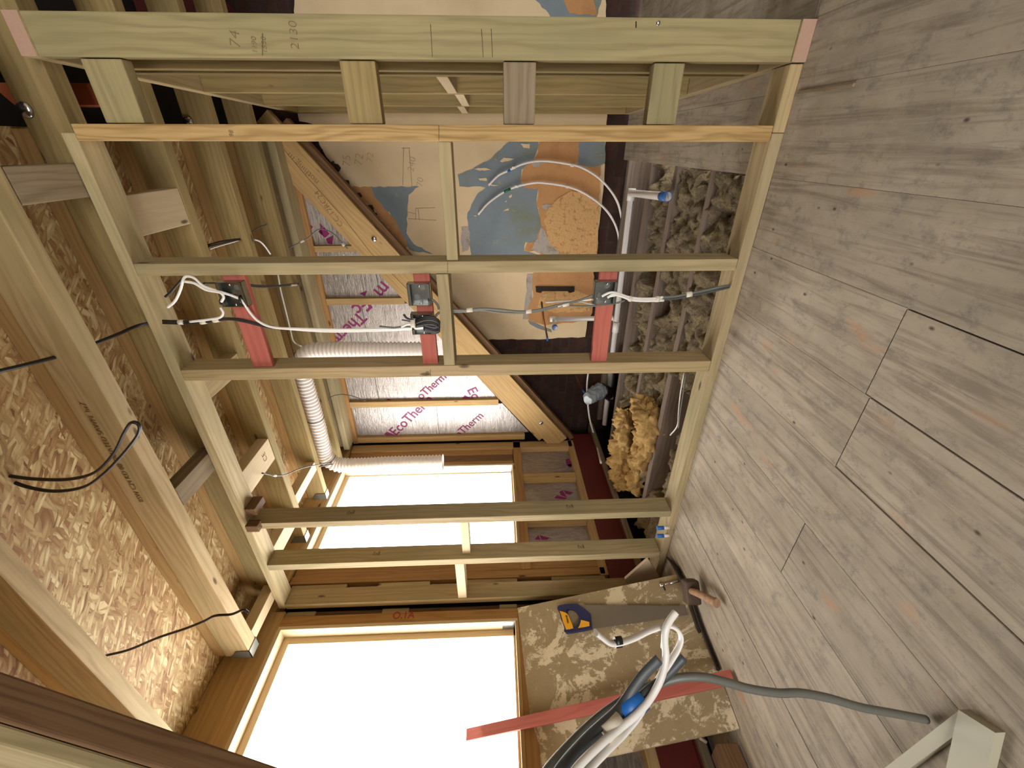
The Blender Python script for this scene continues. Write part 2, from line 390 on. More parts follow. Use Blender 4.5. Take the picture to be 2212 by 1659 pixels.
# ================================================================== the setting
XW = -2.26; YF = 1.45; YB = 1.545; ZJ = 2.13; ZD = 2.31; YP = 3.20
# floorboards: run along Y, taken up behind the partition left of X = -0.09
def floor():
    b = bmesh.new(); lay = b.faces.layers.float.new('board'); r = random.Random(3)
    xs = [-2.25, -1.96, -1.745, -1.53, -1.355, -1.176, -.955, -.738, -.522, -.306, -.091, .137, .302, .53, .81, 1.03, 1.25, 1.47, 1.7, 1.92, 2.14, 2.36, 2.6]
    gap = {-.738: .006, -.306: .004, -1.176: .003, -1.53: .003}
    def board(x0, x1, y0, y1, z=0.0, g0=.0003, g1=.0003, mi=0):
        v = [b.verts.new(p) for p in ((x0+g0, y0+.0014, z-.022), (x1-g1, y0+.0014, z-.022), (x1-g1, y1-.0014, z-.022), (x0+g0, y1-.0014, z-.022),
                                      (x0+g0, y0+.0014, z), (x1-g1, y0+.0014, z), (x1-g1, y1-.0014, z), (x0+g0, y1-.0014, z))]
        k = r.random()
        for f in ((0, 3, 2, 1), (4, 5, 6, 7), (0, 1, 5, 4), (1, 2, 6, 5), (2, 3, 7, 6), (3, 0, 4, 7)):
            q = b.faces.new([v[i] for i in f]); q[lay] = k; q.material_index = mi
    # (near gap, far gap) of each joint, the boards shrank more towards the camera
    gap = {-.091: (.0005, .0004), -.306: (.0030, .0003), -.522: (.0022, .0003), -.738: (.0045, .0005), -.955: (.0011, .0010), -1.176: (.0016, .0013), -1.355: (.0002, .0002), -1.53: (.0018, .0015), -1.745: (.0008, .0008)}
    y_c = lambda p, q: (p+q)/2
    for x0, x1 in zip(xs, xs[1:]):
        if x1 <= -.08: ye = 1.56
        else: ye = 3.2
        js = {(-.522, -.306): [.83], (-.738, -.522): [.815], (-1.176, -.955): [.82]}.get((x0, x1), [-.9])
        if x0 > .13: js = [1.455]
        ys = [-2.6]+js+[ye]
        for i, (a, c) in enumerate(zip(ys, ys[1:])):
            k = 0 if i == 0 else 1
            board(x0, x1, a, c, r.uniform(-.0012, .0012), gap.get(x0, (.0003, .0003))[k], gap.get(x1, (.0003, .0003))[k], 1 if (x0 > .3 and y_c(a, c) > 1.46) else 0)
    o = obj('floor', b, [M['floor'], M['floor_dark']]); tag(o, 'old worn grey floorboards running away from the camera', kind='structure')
floor()
# darkness below: lath-and-plaster ceiling of the storey beneath, seen between the joists
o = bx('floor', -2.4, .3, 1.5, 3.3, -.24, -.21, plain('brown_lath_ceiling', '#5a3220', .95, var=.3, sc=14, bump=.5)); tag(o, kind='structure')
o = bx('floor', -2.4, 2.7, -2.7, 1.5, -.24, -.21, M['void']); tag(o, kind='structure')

# party wall: brick, with the old plaster layers on it
bw = bx('wall_far', -2.42, 2.7, YP+.02, YP+.2, -.24, 3.6, M['brick'], bev=0); tag(bw, 'dark old brick party wall with cream, blue and orange plaster', kind='structure')
def wallpatch(px, th, y, mat, seed, amp=3, step=9):
    pts = [PY(a, c, y) for a, c in jag(px, amp, step, seed)] if amp else [PY(a, c, y) for a, c in px]
    return slab('plaster_patch', pts, (0, 1, 0), th, mat, bw)
wallpatch([(690, 312), (676, 268), (646, 262), (640, 235), (634, -60), (1308, -60), (1312, 250), (1308, 308), (1301, 420), (1289, 530), (1281, 590), (1279, 675), (1269, 691), (1264, 728), (1150, 733), (1049, 734), (1021, 707), (860, 520), (780, 432), (704, 338)], .022, YP, M['cream'], 1, 1.2, 14)
def c6(l): return [(1000+x/5.53, 280+y/5.53) for x, y in l]
wallpatch([(758, 404), (803, 403), (812, 425), (853, 473), (890, 530), (875, 535), (800, 447)], .003, YP-.002, M['orange'], 2)
wallpatch([(802, 404), (905, 403), (882, 421), (880, 454), (878, 504), (894, 527), (934, 549), (885, 540), (853, 473), (809, 425)], .004, YP-.003, M['blue'], 3, 1.6)
wallpatch([(989, 378)]+c6([(0, 520), (300, 375), (520, 165), (700, 60), (905, 60), (905, 200), (880, 270), (850, 350), (750, 450), (700, 480), (690, 600), (740, 700), (900, 710), (880, 900), (930, 1060), (940, 1150), (880, 1330), (750, 1350), (730, 1450), (900, 1500), (900, 1580), (100, 1580), (60, 1150), (50, 1000), (150, 800), (270, 690)])+[(992, 403)], .003, YP-.002, M['blue'], 4, 1.6)
wallpatch(c6([(1390, 60), (1705, 60), (1697, 400), (1520, 470), (1440, 430), (1375, 420)]), .003, YP-.003, M['blue'], 5, 1.2)
wallpatch(c6([(905, 60), (1370, 60), (1390, 290), (1370, 420), (1510, 440), (1640, 430), (1630, 900), (1600, 1460), (1590, 1590), (1000, 1590), (900, 1460), (730, 1440), (760, 1360), (870, 1330), (940, 1150), (930, 1060), (880, 900), (900, 710), (740, 700), (690, 600), (720, 460), (850, 350), (900, 260)]), .005, YP-.004, M['orange'], 6, 2)
wallpatch(c6([(940, 1150), (1000, 1280), (1150, 1450), (1150, 1560), (820, 1430), (900, 1300)]), .004, YP-.006, M['grey_plaster'], 7)
wallpatch(c6([(820, 400), (960, 390), (1000, 400), (900, 445), (840, 450)]), .004, YP-.006, M['grey_plaster'], 17)
wallpatch(c6([(950, 900), (1060, 900), (1000, 960), (960, 950)]), .004, YP-.006, M['grey_plaster'], 18)
wallpatch(c6([(1300, 730), (1480, 760), (1640, 900), (1600, 1460), (1585, 1560), (1240, 1500), (1040, 1370), (1000, 1200), (960, 1100), (1000, 980), (1100, 850)]), .007, YP-.009, M['sand'], 8, 2)
wallpatch(c6([(1650, 430), (1697, 405), (1690, 620), (1660, 900), (1640, 900), (1650, 620)]), .004, YP-.005, M['cream'], 19, 1)
for i, l in enumerate(([(440, 380), (490, 335), (620, 345), (540, 375), (470, 390)], [(130, 465), (250, 455), (360, 480), (200, 490)], [(190, 580), (280, 575), (290, 610), (200, 610)], [(480, 970), (540, 940), (550, 965)], [(545, 800), (580, 770), (585, 800), (560, 820)], [(690, 165), (800, 170), (795, 225), (720, 215)], [(500, 860), (520, 845), (520, 865)], [(120, 1025), (165, 1025), (150, 1040)], [(310, 655), (430, 668), (340, 672)])):
    wallpatch(c6(l), .002, YP-.004, M['cream'], 30+i, .8, 5)
wallpatch([(1155, 560), (1284, 560), (1280, 676), (1268, 694), (1215, 698), (1180, 702), (1142, 694), (1140, 665), (1152, 640), (1150, 600)], .005, YP-.004, M['orange'], 9, 1.5)
wallpatch([(1175, 635), (1230, 622), (1276, 640), (1274, 672), (1200, 676), (1160, 668), (1165, 645)], .006, YP-.006, M['sand'], 10, 1.5)
wallpatch([(1139, 592), (1155, 592), (1150, 640), (1143, 690), (1130, 690), (1135, 640)], .003, YP-.003, M['grey_plaster'], 11, 1.5)
wallpatch([(1140, 692), (1165, 702), (1190, 712), (1192, 718), (1160, 708), (1145, 700)], .003, YP-.003, M['blue'], 12, 1)
wallpatch([(997, 490), (1010, 490), (1016, 505), (1012, 540), (998, 545), (996, 510)], .003, YP-.004, M['grey_plaster'], 13, 1.5)
wallpatch([(1157, -60), (1157, 0), (1186, 30), (1205, 60), (1282, 60), (1300, 0), (1300, -60)], .003, YP-.003, M['blue'], 14, 2)
wallpatch([(1215, -10), (1282, 0), (1290, 34), (1230, 28)], .004, YP-.005, M['orange'], 15, 2)
# rough edge of broken brick along the rafter and pencil marks on the cream paint
def pencil(pts, y=YP-.0025, wd=.0022, par=None, ax=1, mat=None, fl=None):
    P = [PA(a, c, ax, y) for a, c in pts]; return P
def pmark(name, polylines, ax, val, r, mat, par):
    b = bmesh.new(); c0 = PA(*polylines[0][0], ax, val)
    fd = Vector((0, 0, 0)); fd[ax] = 1
    for pl in polylines: tube_bm([PA(a, c, ax, val)-c0 for a, c in pl], r, 4, .25, fd, b)
    return obj(name, b, mat, par, Matrix.Translation(c0))
faint = M['_faint'] = plain('faint_pencil', '#b39c78', .8, var=.02)
pmark('pencil_marks', [[(872, 320), (870, 400)], [(884, 322), (890, 403)], [(868, 320), (886, 320)], [(898, 450), (898, 475)], [(882, 458), (898, 462)], [(898, 450), (940, 449)], [(882, 472), (942, 476)], [(903, 452), (906, 476)]], 1, YP-.001, .0016, faint, bw)
for s_, x, y, dx, dy, sz in (('75', 757, 362, 0, -30, .075), ('72', 782, 360, 3, -28, .075), ('72', 805, 352, 2, -24, .06), ('240', 893, 372, 6, -34, .06), ('70', 912, 405, 4, -26, .06)):
    o_ = PY(x, y, YP-.001); e_ = PY(x+dx, y+dy, YP-.001); u_ = PY(x-dy*-1, y, YP-.001)
    up = (PY(x+dy, y-dx, YP-.001)-o_); textmesh('pencil_figure', s_, o_, e_-o_, up, sz, faint, bw, 0)
# broken edge of the party wall beside the rafter
b = bmesh.new(); r = random.Random(5)
for i in range(90):
    t = i/89; x = 690+(1150-690)*t; y = 322+(880-322)*t
    c = PY(x-6+r.uniform(-6, 10), y+r.uniform(-4, 4), YP-.01+r.uniform(-.03, .02)); s_ = r.uniform(.008, .028)
    q = bmesh.ops.create_icosphere(b, subdivisions=1, radius=s_)
    for v in q['verts']: v.co = v.co*r.uniform(.7, 1.2)+c
o = obj('wall_far', b, M['brick']); tag(o, kind='structure')

# closed shell behind the camera and to the right, old roof above
def wallbox(n, *a, mat): o = bx(n, *a, mat, bev=0); tag(o, kind='structure'); return o
M['plaster'] = mat_wall('plain_plaster', '#b9a98f', '#c4b59b', '#b3a58d', 2, .05)
wallbox('wall_right', 2.6, 2.7, -2.7, 3.3, -.24, 3.6, mat=M['plaster'])
W3 = (-.6, 2.1, .15, 1.66)  # unseen back window, added and sized as fill from behind the camera
wallbox('wall_back', -2.42, W3[0], -2.72, -2.6, -.24, 3.6, mat=M['plaster'])
wallbox('wall_back', W3[1], 2.7, -2.72, -2.6, -.24, 3.6, mat=M['plaster'])
wallbox('wall_back', W3[0], W3[1], -2.72, -2.6, -.24, W3[2], mat=M['plaster'])
wallbox('wall_back', W3[0], W3[1], -2.72, -2.6, W3[3], 3.6, mat=M['plaster'])
w3 = empty('window_fill', ((W3[0]+W3[1])/2, -2.66, W3[2]), kind='structure')
for a in ((W3[0], W3[0]+.06, W3[2], W3[3]), (W3[1]-.06, W3[1], W3[2], W3[3]), (W3[0], W3[1], W3[2], W3[2]+.06), (W3[0], W3[1], W3[3]-.06, W3[3]), (.72, .78, W3[2], W3[3])):
    bx('frame', a[0], a[1], -2.69, -2.63, a[2], a[3], M['cream_paint'], w3)
bx('pane', W3[0], W3[1], -2.665, -2.66, W3[2], W3[3], M['glass'], w3, bev=0)
portal('window_fill_portal', ((W3[0]+W3[1])/2, -2.62, (W3[2]+W3[3])/2), (math.radians(-90), 0, math.radians(180)), W3[1]-W3[0], W3[3]-W3[2])
def roofz(x): return 2.22+.786*x
def roofslab(n, x0, x1, y0, y1, f, mat, th=.04):
    slab_ = [(x0, y0, f(x0)), (x1, y0, f(x1)), (x1, y1, f(x1)), (x0, y1, f(x0))]
    o = slab(n, slab_, (0, 0, 1), th, mat); tag(o, kind='structure'); return o
roofslab('ceiling', -2.42, 1.3, -2.7, .262, roofz, M['void'])
roofslab('ceiling', -.02, 1.3, .262, 3.3, lambda x: roofz(x)+.14, M['void'])
roofslab('ceiling', 1.3, 2.7, -2.7, 3.3, lambda x: roofz(1.3)+.12-.6*(x-1.3), M['void'])
# outer skin keeping daylight out everywhere but the window openings
o = bx('ceiling', -2.5, 2.75, -2.75, 3.42, 3.6, 3.65, M['void'], bev=0); tag(o, kind='structure')
wallbox('wall_left', XW-.165, XW-.115, -2.7, 3.4, 2.17, 3.6, mat=M['void'])
wallbox('wall_left', XW-.165, XW-.115, -2.7, -.1, -.24, 3.6, mat=M['void'])
wallbox('wall_back', -2.42, 2.7, -2.74, -2.72, -.24, .14, mat=M['void']); wallbox('wall_back', -2.5, 2.7, -2.74, -2.72, 1.83, 3.6, mat=M['void'])
o = bx('ceiling', -2.42, .045, .262, 2.99, ZD, ZD+.018, M['osb'], bev=0); tag(o, 'oriented strand board roof deck over the joists', kind='structure')
# near cheek of the dormer (board fixed above the near rafter)
o = slab('wall_near', [(-2.42, .285, roofz(-2.42)+.02), (.05, .285, 2.16), (.05, .285, ZD), (-2.42, .285, ZD)], (0, 1, 0), .012, M['osb']); tag(o, kind='structure')
# original roof continues below the dormer's near side: eaves wall
wallbox('wall_left', XW-.12, XW-.10, -2.7, .285, -.24, 1.2, mat=M['void'])

# ------------------------------------------------ window wall (left in the room)
wl = empty('wall_left', (XW, 1.6, 0), kind='structure')
tag(wl, 'timber framed window wall under construction, foil boards between its studs')
GX = XW-.08
W1 = (.40, 1.352, .80, 2.09); W2 = (1.76, 2.636, .765, 2.15)
def tl(y0, y1, z0, z1, mat='orange_pine', x0=XW-.10, x1=XW, name='stud'): return bx(name, x0, x1, y0, y1, z0, z1, M[mat], wl)
tl(.285, 2.99, ZJ+.045, ZD-.002, 'gold_pine', XW-.10, XW-.002, 'lintel')
tl(.285, 1.44, W1[3], ZJ+.045, 'dark_tan' if False else 'gold_pine', XW-.10, XW, 'head')
tl(1.44, 2.93, W2[3], ZJ+.045, 'gold_pine', XW-.10, XW-.001, 'head')
tl(1.352, 1.41, .0, W1[3], 'orange_pine'); tl(1.413, 1.45, .0, 2.09, 'dark_pine', XW-.1, XW-.03)
tl(1.55, 1.60, .25, 2.14, 'gold_pine', XW-.1, XW-.045)
tl(1.605, 1.655, .25, 2.14, 'orange_pine'); tl(1.66, 1.757, .25, 2.14, 'orange_pine', XW-.1, XW-.012)
tl(2.636, 2.69, .77, 2.14, 'orange_pine', XW-.1, XW-.012); tl(2.692, 2.78, .77, 2.14, 'dark_pine', XW-.1, XW-.02); tl(2.78, 2.84, .77, 2.14, 'orange_pine', XW-.1, XW-.016)
tl(2.84, 2.925, .25, 2.14, 'gold_pine', XW-.1, XW)
# timber packers with foil-backed slots between them, either side of the partition end
bx('packer', XW-.05, XW-.004, 1.555, 1.60, 1.80, 2.12, M['tan_pine'], wl); bx('packer', XW-.05, XW-.004, 1.555, 1.60, 1.31, 1.615, M['green_pine'], wl)
bx('packer', XW-.05, XW-.004, 1.565, 1.60, .79, 1.15, M['tan_pine'], wl); bx('packer', XW-.05, XW-.004, 1.57, 1.60, .26, .585, M['tan_pine'], wl)
bx('packer', XW-.05, XW-.02, 1.413, 1.448, 1.41, 1.56, M['tan_pine'], wl); bx('packer', XW-.05, XW-.02, 1.413, 1.448, .80, .90, M['tan_pine'], wl); bx('packer', XW-.05, XW-.02, 1.413, 1.448, 1.93, 2.09, M['tan_pine'], wl)
for z0, z1 in ((1.62, 1.79), (1.155, 1.305), (.59, .785)): bx('foil_strip', XW-.046, XW-.03, 1.557, 1.60, z0, z1, M['foil'], wl)
# below window 2: rails, short studs and foil boards
tl(1.66, 2.93, .70, .765, 'orange_pine', name='sill_rail'); tl(1.60, 2.93, .235, .285, 'gold_pine', XW-.1, XW, 'bottom_rail')
for y in (2.28, 1.86): pass
tl(2.455, 2.52, .285, .70, 'gold_pine', XW-.1, XW-.005, 'short_stud'); tl(2.02, 2.07, .285, .70, 'gold_pine', XW-.1, XW-.005, 'short_stud')
fb = []
for y0, y1 in ((2.522, 2.84), (2.072, 2.453), (1.66, 2.018)):
    fb.append(bx('foil_board', XW-.10, XW-.05, y0, y1, .285, .70, M['foil'], wl, bev=.001))
# below window 1 (behind the leaning board)
tl(.285, 1.41, .735, .80, 'orange_pine', name='sill_rail'); tl(.285, 1.55, .235, .285, 'gold_pine', XW-.1, XW, 'bottom_rail')
for y in (.40, .80, 1.2): tl(y, y+.05, .285, .735, 'gold_pine', XW-.1, XW-.005, 'short_stud')
bx('foil_board', XW-.10, XW-.06, .285, 1.41, .285, .735, M['foil'], wl, bev=.001)
tl(.20, .40, .285, 2.1, 'orange_pine', XW-.1, XW-.004)
bx('sole_strip', XW-.04, XW+.06, .3, 3.1, .03, .065, M['old_wood'], wl)
wallbox('wall_left', XW-.16, XW-.11, -.1, 3.3, -.24, .79, mat=M['void'])
wallbox('wall_left', XW-.112, XW-.102, 2.645, 3.3, -.24, 2.6, mat=M['void']); wallbox('wall_left', XW-.112, XW-.102, 1.345, 1.765, -.24, 2.6, mat=M['void'])
wallbox('wall_left', XW-.16, XW-.11, -.1, .37, -.24, 2.6, mat=M['void']); wallbox('wall_left', XW-.16, XW-.11, -.1, 3.3, 2.16, 2.6, mat=M['void'])
# red-painted steel beam at the foot of the window wall
sb = empty('steel_beam', (XW+.03, 1.7, .07), 'dark red painted steel beam low along the window wall', 'beam')
bx('web', XW-.01, XW+.01, .3, 3.0, .07, .235, M['red_steel'], sb, .001); bx('flange', XW-.03, XW+.035, .3, 3.0, .066, .072, M['red_steel'], sb, .001)
# windows
def window(nm, W, head, sill_d, lab, jam):
    w = empty(nm, (XW, (W[0]+W[1])/2, W[2]), lab, kind='structure')
    pm = M[jam]
    bx('jamb_lining', GX-.02, XW+.002, W[1]-.016, W[1]+.002, W[2], W[3], pm, w, .002)
    bx('jamb_lining', GX-.02, XW+.002, W[0]-.002, W[0]+.016, W[2], W[3], pm, w, .002)
    bx('head_lining', GX-.02, XW+.002, W[0], W[1]-.016, W[3]-.018, W[3]+.002, pm, w, .002)
    bx('sill_board', GX-.02, XW+.004, W[0], W[1]-.016, W[2]-.004, W[2]+.014, M['gold_pine'], w, .002)
    a, c, d, e = W[0]+.016, W[1]-.016, W[2]+.014, W[3]-.018; t = head
    bx('frame', GX-.02, GX+.006, a, c, e-t, e, pm, w, .002); bx('frame', GX-.02, GX+.006, a, a+.04, d, e-t, pm, w, .002)
    bx('frame', GX-.02, GX+.006, c-.035 if nm == 'window_1' else c-.008, c, d, e-t, pm, w, .002); bx('frame', GX-.02, GX+.006, a, c, d, d+.012, pm, w, .002)
    bx('pane', GX-.012, GX-.008, a, c, d, e, M['glass'], w, bev=0)
    return w
w1 = window('window_1', W1, .035, 0, 'large bright window on the left behind the leaning board', 'pale_pine')
w2 = window('window_2', W2, .035, 0, 'bright window seen between the studs', 'pale_pine')
bx('bracket', GX+.01, XW-.002, W1[1]-.018, W1[1]-.014, .80, .885, M['galv'], w1, .001)
bx('bracket', GX+.01, XW-.002, W2[1]-.018, W2[1]-.014, .775, .885, M['galv'], w2, .001)
portal('window_1_portal', (XW+.01, (W1[0]+W1[1])/2, (W1[2]+W1[3])/2), (0, math.radians(-90), 0), W1[3]-W1[2], W1[1]-W1[0])
portal('window_2_portal', (XW+.01, (W2[0]+W2[1])/2, (W2[2]+W2[3])/2), (0, math.radians(-90), 0), W2[3]-W2[2], W2[1]-W2[0])
# red marker figures on the stud beside window 1
textmesh('marker_figure', 'O.1A', (XW+.0015, 1.375, 1.49), (0, 0, -.34), (0, 1, 0), .055, M['red_ink'], wl, 0)

# ------------------------------------------------ far cheek of the dormer
YC = 2.92
ck = empty('wall_far', (-1.2, YC, 2.1), kind='structure'); tag(ck, 'triangular timber cheek of the dormer with foil boards')
bx('top_rail', -2.24, .0, YC, YC+.06, 2.095, 2.14, M['orange_pine'], ck)
bx('wall_plate', -2.2, .05, 2.79, 2.918, 2.125, 2.17, M['green_pine'], ck)
bx('wall_plate', -2.2, .05, 2.83, 2.918, 2.172, 2.30, M['green_pine'], ck)
bx('corner_stud', -2.235, -2.18, YC, YC+.06, .66, 2.095, M['gold_pine'], ck)
def inz(x): return 2.297+.76*x
for xa, xb_ in ((-1.0, -.952), (-1.876, -1.822), (-.629, -.589)):
    bx('cheek_stud', xa, xb_, YC+.003, YC+.06, inz(xb_)-.03, 2.095, M['gold_pine'], ck)
# insulation boards in the cheek: each an object, printed in magenta
def foilboard(label, x0, x1, gap_lines=()):
    zt = 2.095; pts = [(x0, YC+.03, zt), (x1, YC+.03, zt), (x1, YC+.03, inz(x1)-.02), (x0, YC+.03, inz(x0)-.02)]
    c = Vector(((x0+x1)/2, YC+.055, 1.6))
    o = slab('insulation_board', pts, (0, 1, 0), .06, M['foil']); tag(o, label, 'insulation board', 'foil boards in the dormer cheek')
    for z in gap_lines:
        bx('board_joint', x0+.002, x1-.002, YC+.0285, YC+.031, z-.0015, z+.0015, M['black'], o, 0)
    return o
F1 = foilboard('small triangular foil board nearest the top of the sloping rafter', -.587, -.26)
F2 = foilboard('foil faced board right of the first thin cheek stud', -.950, -.631, (1.72,))
F3 = foilboard('foil faced board between the two thin cheek studs, behind the duct', -1.820, -1.002, (1.86,))
F4 = foilboard('foil faced board beside the window corner, full brand name readable', -2.178, -1.878, (1.40,))
def logo(par, px, ax, v, mat):
    b = bmesh.new(); c0 = PA(*px[0][0], ax, v); n = Vector((0, 0, 0)); n[ax] = 1
    for q in px: slab_bm([PA(x, y, ax, v)-c0 for x, y in q], n, .001, None, b)
    return obj('printed_logo', b, mat, par, Matrix.Translation(c0))
def ptext(par, s, a, b, hpx, ax=1, v=YC+.0285, mat='magenta', name='printed_lettering'):
    o_ = PA(*a, ax, v); e_ = PA(*b, ax, v); dx, dy = b[0]-a[0], b[1]-a[1]; L = math.hypot(dx, dy); ux, uy = dy/L, -dx/L
    u_ = PA(a[0]+ux*hpx, a[1]+uy*hpx, ax, v)-o_
    return textmesh(name, s, o_, e_-o_, u_, None, M[mat], par, 0)
def brand(par, s, a, b, hpx): return ptext(par, s, a, b, hpx)
brand(F4, 'EcoTherm', (855, 942), (936, 866), 24); logo(F4, [[(817, 950), (825, 941), (835, 944), (838, 951)], [(835, 941), (846, 949), (838, 951), (829, 943)], [(829, 938), (836, 933), (854, 940), (848, 945)]], 1, YC+.0285, M['magenta'])
brand(F4, 'oTherm', (991, 946), (1045, 900), 22)
brand(F3, 'oTherm', (910, 864), (965, 816), 24); logo(F3, [[(831, 866), (838, 861), (848, 865)]], 1, YC+.0285, M['magenta']); logo(F3, [[(997, 862), (1004, 854), (1018, 860), (1014, 862)]], 1, YC+.0285, M['magenta'])
brand(F3, 'Therm', (775, 672), (714, 732), 25); brand(F3, 'Ec', (1008, 842), (1020, 862), 18)
brand(F2, 'Ec', (785, 640), (760, 662), 24); logo(F2, [[(793, 628), (788, 640), (776, 634)]], 1, YC+.0285, M['magenta'])
brand(F2, 'm', (826, 606), (808, 626), 24)
brand(F1, 'Ec', (678, 492), (651, 470), 20); logo(F1, [[(690, 481), (698, 490), (688, 501), (701, 513), (692, 492)], [(688, 500), (700, 490), (712, 505), (702, 514)], [(704, 516), (720, 508), (718, 528), (708, 526)]], 1, YC+.0285, M['magenta'])
for k, (bd, q) in enumerate(((fb[0], [[(1222, 993), (1229, 990), (1237, 1006), (1228, 1008), (1223, 1001)], [(1225, 1004), (1236, 1001), (1238, 1008), (1230, 1010)]]), (fb[1], [[(1208, 1063), (1215, 1059), (1225, 1075), (1212, 1070)], [(1217, 1059), (1238, 1064), (1232, 1069), (1222, 1067)], [(1197, 1076), (1203, 1070), (1225, 1076), (1220, 1079)]]), (fb[2], [[(1155, 1165), (1163, 1156), (1168, 1166)], [(1165, 1156), (1188, 1162), (1182, 1166), (1170, 1166)]]))):
    b = bmesh.new(); c0 = PX(*q[0][0], XW-.0495)
    for w_ in q: slab_bm([PX(x, y, XW-.0495)-c0 for x, y in w_], (1, 0, 0), .001, None, b)
    obj('printed_logo', b, M['magenta'], bd, Matrix.Translation(c0))

# rafters ----------------------------------------------------------
def rafter(name, y0, y1, zf, dz, x0, x1, mat, parent=None):
    """a sloping timber: lower face z = zf(x), vertical depth dz"""
    a = Vector((x0, (y0+y1)/2, zf(x0)+dz/2)); c = Vector((x1, (y0+y1)/2, zf(x1)+dz/2)); cosr = math.cos(math.atan((zf(x1)-zf(x0))/(x1-x0)))
    return beam(name, a, c, y1-y0, dz*cosr, mat, parent)
lo = lambda x: 1.978+.786*x
fr = empty('rafter', (-2.2, YC, .25), 'sloping rafter with pencil writing and two bolts, far side of the dormer', 'rafter')
rafter('main_timber', YC-.03, YC+.02, lambda x: lo(x)+.055, .21, -2.262, .12, M['gold_pine'], fr)
rafter('outer_timber', YC+.0, YC+.05, lambda x: lo(x), .052, -2.24, .12, M['dark_pine'], fr)
rafter('inner_batten', YC-.02, YC+.05, lambda x: lo(x)+.268, .05, -2.225, -.05, M['gold_pine'], fr)
def dome(name, c, n, r, mat, par):
    b = bmesh.new(); bmesh.ops.create_uvsphere(b, u_segments=16, v_segments=10, radius=r)
    for v in b.verts:
        if v.co.z < 0: v.co.z = 0
        v.co.z *= .55
    for f in b.faces: f.smooth = True
    z = Vector(n).normalized(); x = z.orthogonal().normalized(); y = z.cross(x); Mx = Matrix.Identity(4)
    Mx.col[0] = (*x, 0); Mx.col[1] = (*y, 0); Mx.col[2] = (*z, 0); Mx.col[3] = (*c, 1)
    return obj(name, b, mat, par, Mx)
dome('bolt_head', PY(808, 516, YC-.03), (0, -1, 0), .018, M['bolt_steel'], fr); dome('bolt_head', PY(1169, 914, YC-.03), (0, -1, 0), .018, M['bolt_steel'], fr)
ptext(fr, 'CC.17RC24', (742, 486), (688, 412), 14, v=YC-.0305, mat='brown_ink', name='pencil_writing')
pmark('pencil_line', [[(603, 310), (640, 355), (668, 388), (742, 470), (800, 545), (900, 645), (980, 740)]], 1, YC-.0305, .0015, M['pencil'], fr)
ptext(fr, 'nothing m', (690, 392), (628, 330), 9, v=YC-.0305, mat='brown_ink', name='pencil_writing')
nr = empty('rafter', (-1.0, .28, 1.3), 'dark brown rafter crossing the lower left corner of the picture, nearest the camera', 'rafter')
rafter('main_timber', .264, .304, lo, .26, -1.75, -.02, M['dark_pine'], nr)
rafter('side_board', .245, .2635, lambda x: lo(x)+.012, .24, -1.75, -.02, M['green_pine'], nr)

# flat-roof joists --------------------------------------------------
def joist(label, y0, y1, x0=-2.20, x1=.72, dep=.125, mat='tan_pine', firr=True, bolt=None, hanger=True, lip=.004):
    j = empty('ceiling_joist', (x0, (y0+y1)/2, ZJ), label, 'joist', 'flat roof joists')
    bx('joist_timber', x0, x1, y0, y1, ZJ, ZJ+dep, M[mat], j, .0035)
    if firr: bx('firring_strip', x0, .04, y0+lip, y1-lip, ZJ+dep+.0005, ZD-.0005, M['gold_pine'], j, .002)
    if bolt: dome('bolt_head', (bolt, y0-.001, 2.235), (0, -1, 0), .022, M['bolt_steel'], j)
    if hanger:
        b = slab_bm([(x0-.01, y0-.004, ZJ-.004), (x0+.045, y0-.004, ZJ-.004), (x0+.045, y0-.004, ZJ+.06), (x0-.01, y0-.004, ZJ+.10)], (0, 1, 0), .003)
        slab_bm([(x0-.01, y1+.001, ZJ-.004), (x0+.045, y1+.001, ZJ-.004), (x0+.045, y1+.001, ZJ+.06), (x0-.01, y1+.001, ZJ+.10)], (0, 1, 0), .003, None, b)
        slab_bm([(x0-.01, y0-.004, ZJ-.004), (x0+.045, y0-.004, ZJ-.004), (x0+.045, y1+.004, ZJ-.004), (x0-.01, y1+.004, ZJ-.004)], (0, 0, 1), .003, None, b)
        c0 = Vector((x0, y0, ZJ)); bmesh.ops.translate(b, verts=b.verts[:], vec=-c0); obj('joist_hanger', b, M['hanger'], j, Matrix.Translation(c0))
    return j
J0 = joist('joist nearest the camera, meeting the dark brown rafter', .714, .765, x1=.3)
J1 = joist('joist with printed black lettering, directly in front of the partition', 1.178, 1.240, x1=.3)
J2 = joist('joist sitting over the stud partition with a round bolt head', 1.497, 1.562, bolt=.085, mat='olive_pine')
J3 = joist('first joist behind the partition, dark block fixed to its left end', 1.868, 1.920, bolt=.085, mat='olive_pine')
J4 = joist('second joist behind the partition, next to the white duct', 2.243, 2.292, bolt=.085, mat='olive_pine')
J5 = joist('last joist before the foil cheek, white duct tied to it', 2.600, 2.648, mat='olive_pine')
# stamped lettering on J1
for s_, x, y, e in (('NORTH SAWN  C24', 30, 585, (105, 760)), ('TREATED SAWN', 128, 812, (222, 985))):
    pass
def jtext(par, s, a, b, h, yv, mat='pencil'):
    o_ = PY(*a, yv); e_ = PY(*b, yv); o_.y = e_.y = yv; up = Vector((0, 0, 1)); d = Vector((e_.x-o_.x, 0, 0)); o_.z = e_.z = ZJ+.045
    return textmesh('stamped_lettering', s, o_, -d if d.x < 0 else d, up, h, M[mat], par, 0)
b_ = textmesh('stamped_lettering', 'BSW C24 KD 08 TREATED SAWN  hz7', (-1.15, 1.1770, ZJ+.07), (1, 0, 0), (0, 0, 1), .026, M['brown_ink'], J1, 0)
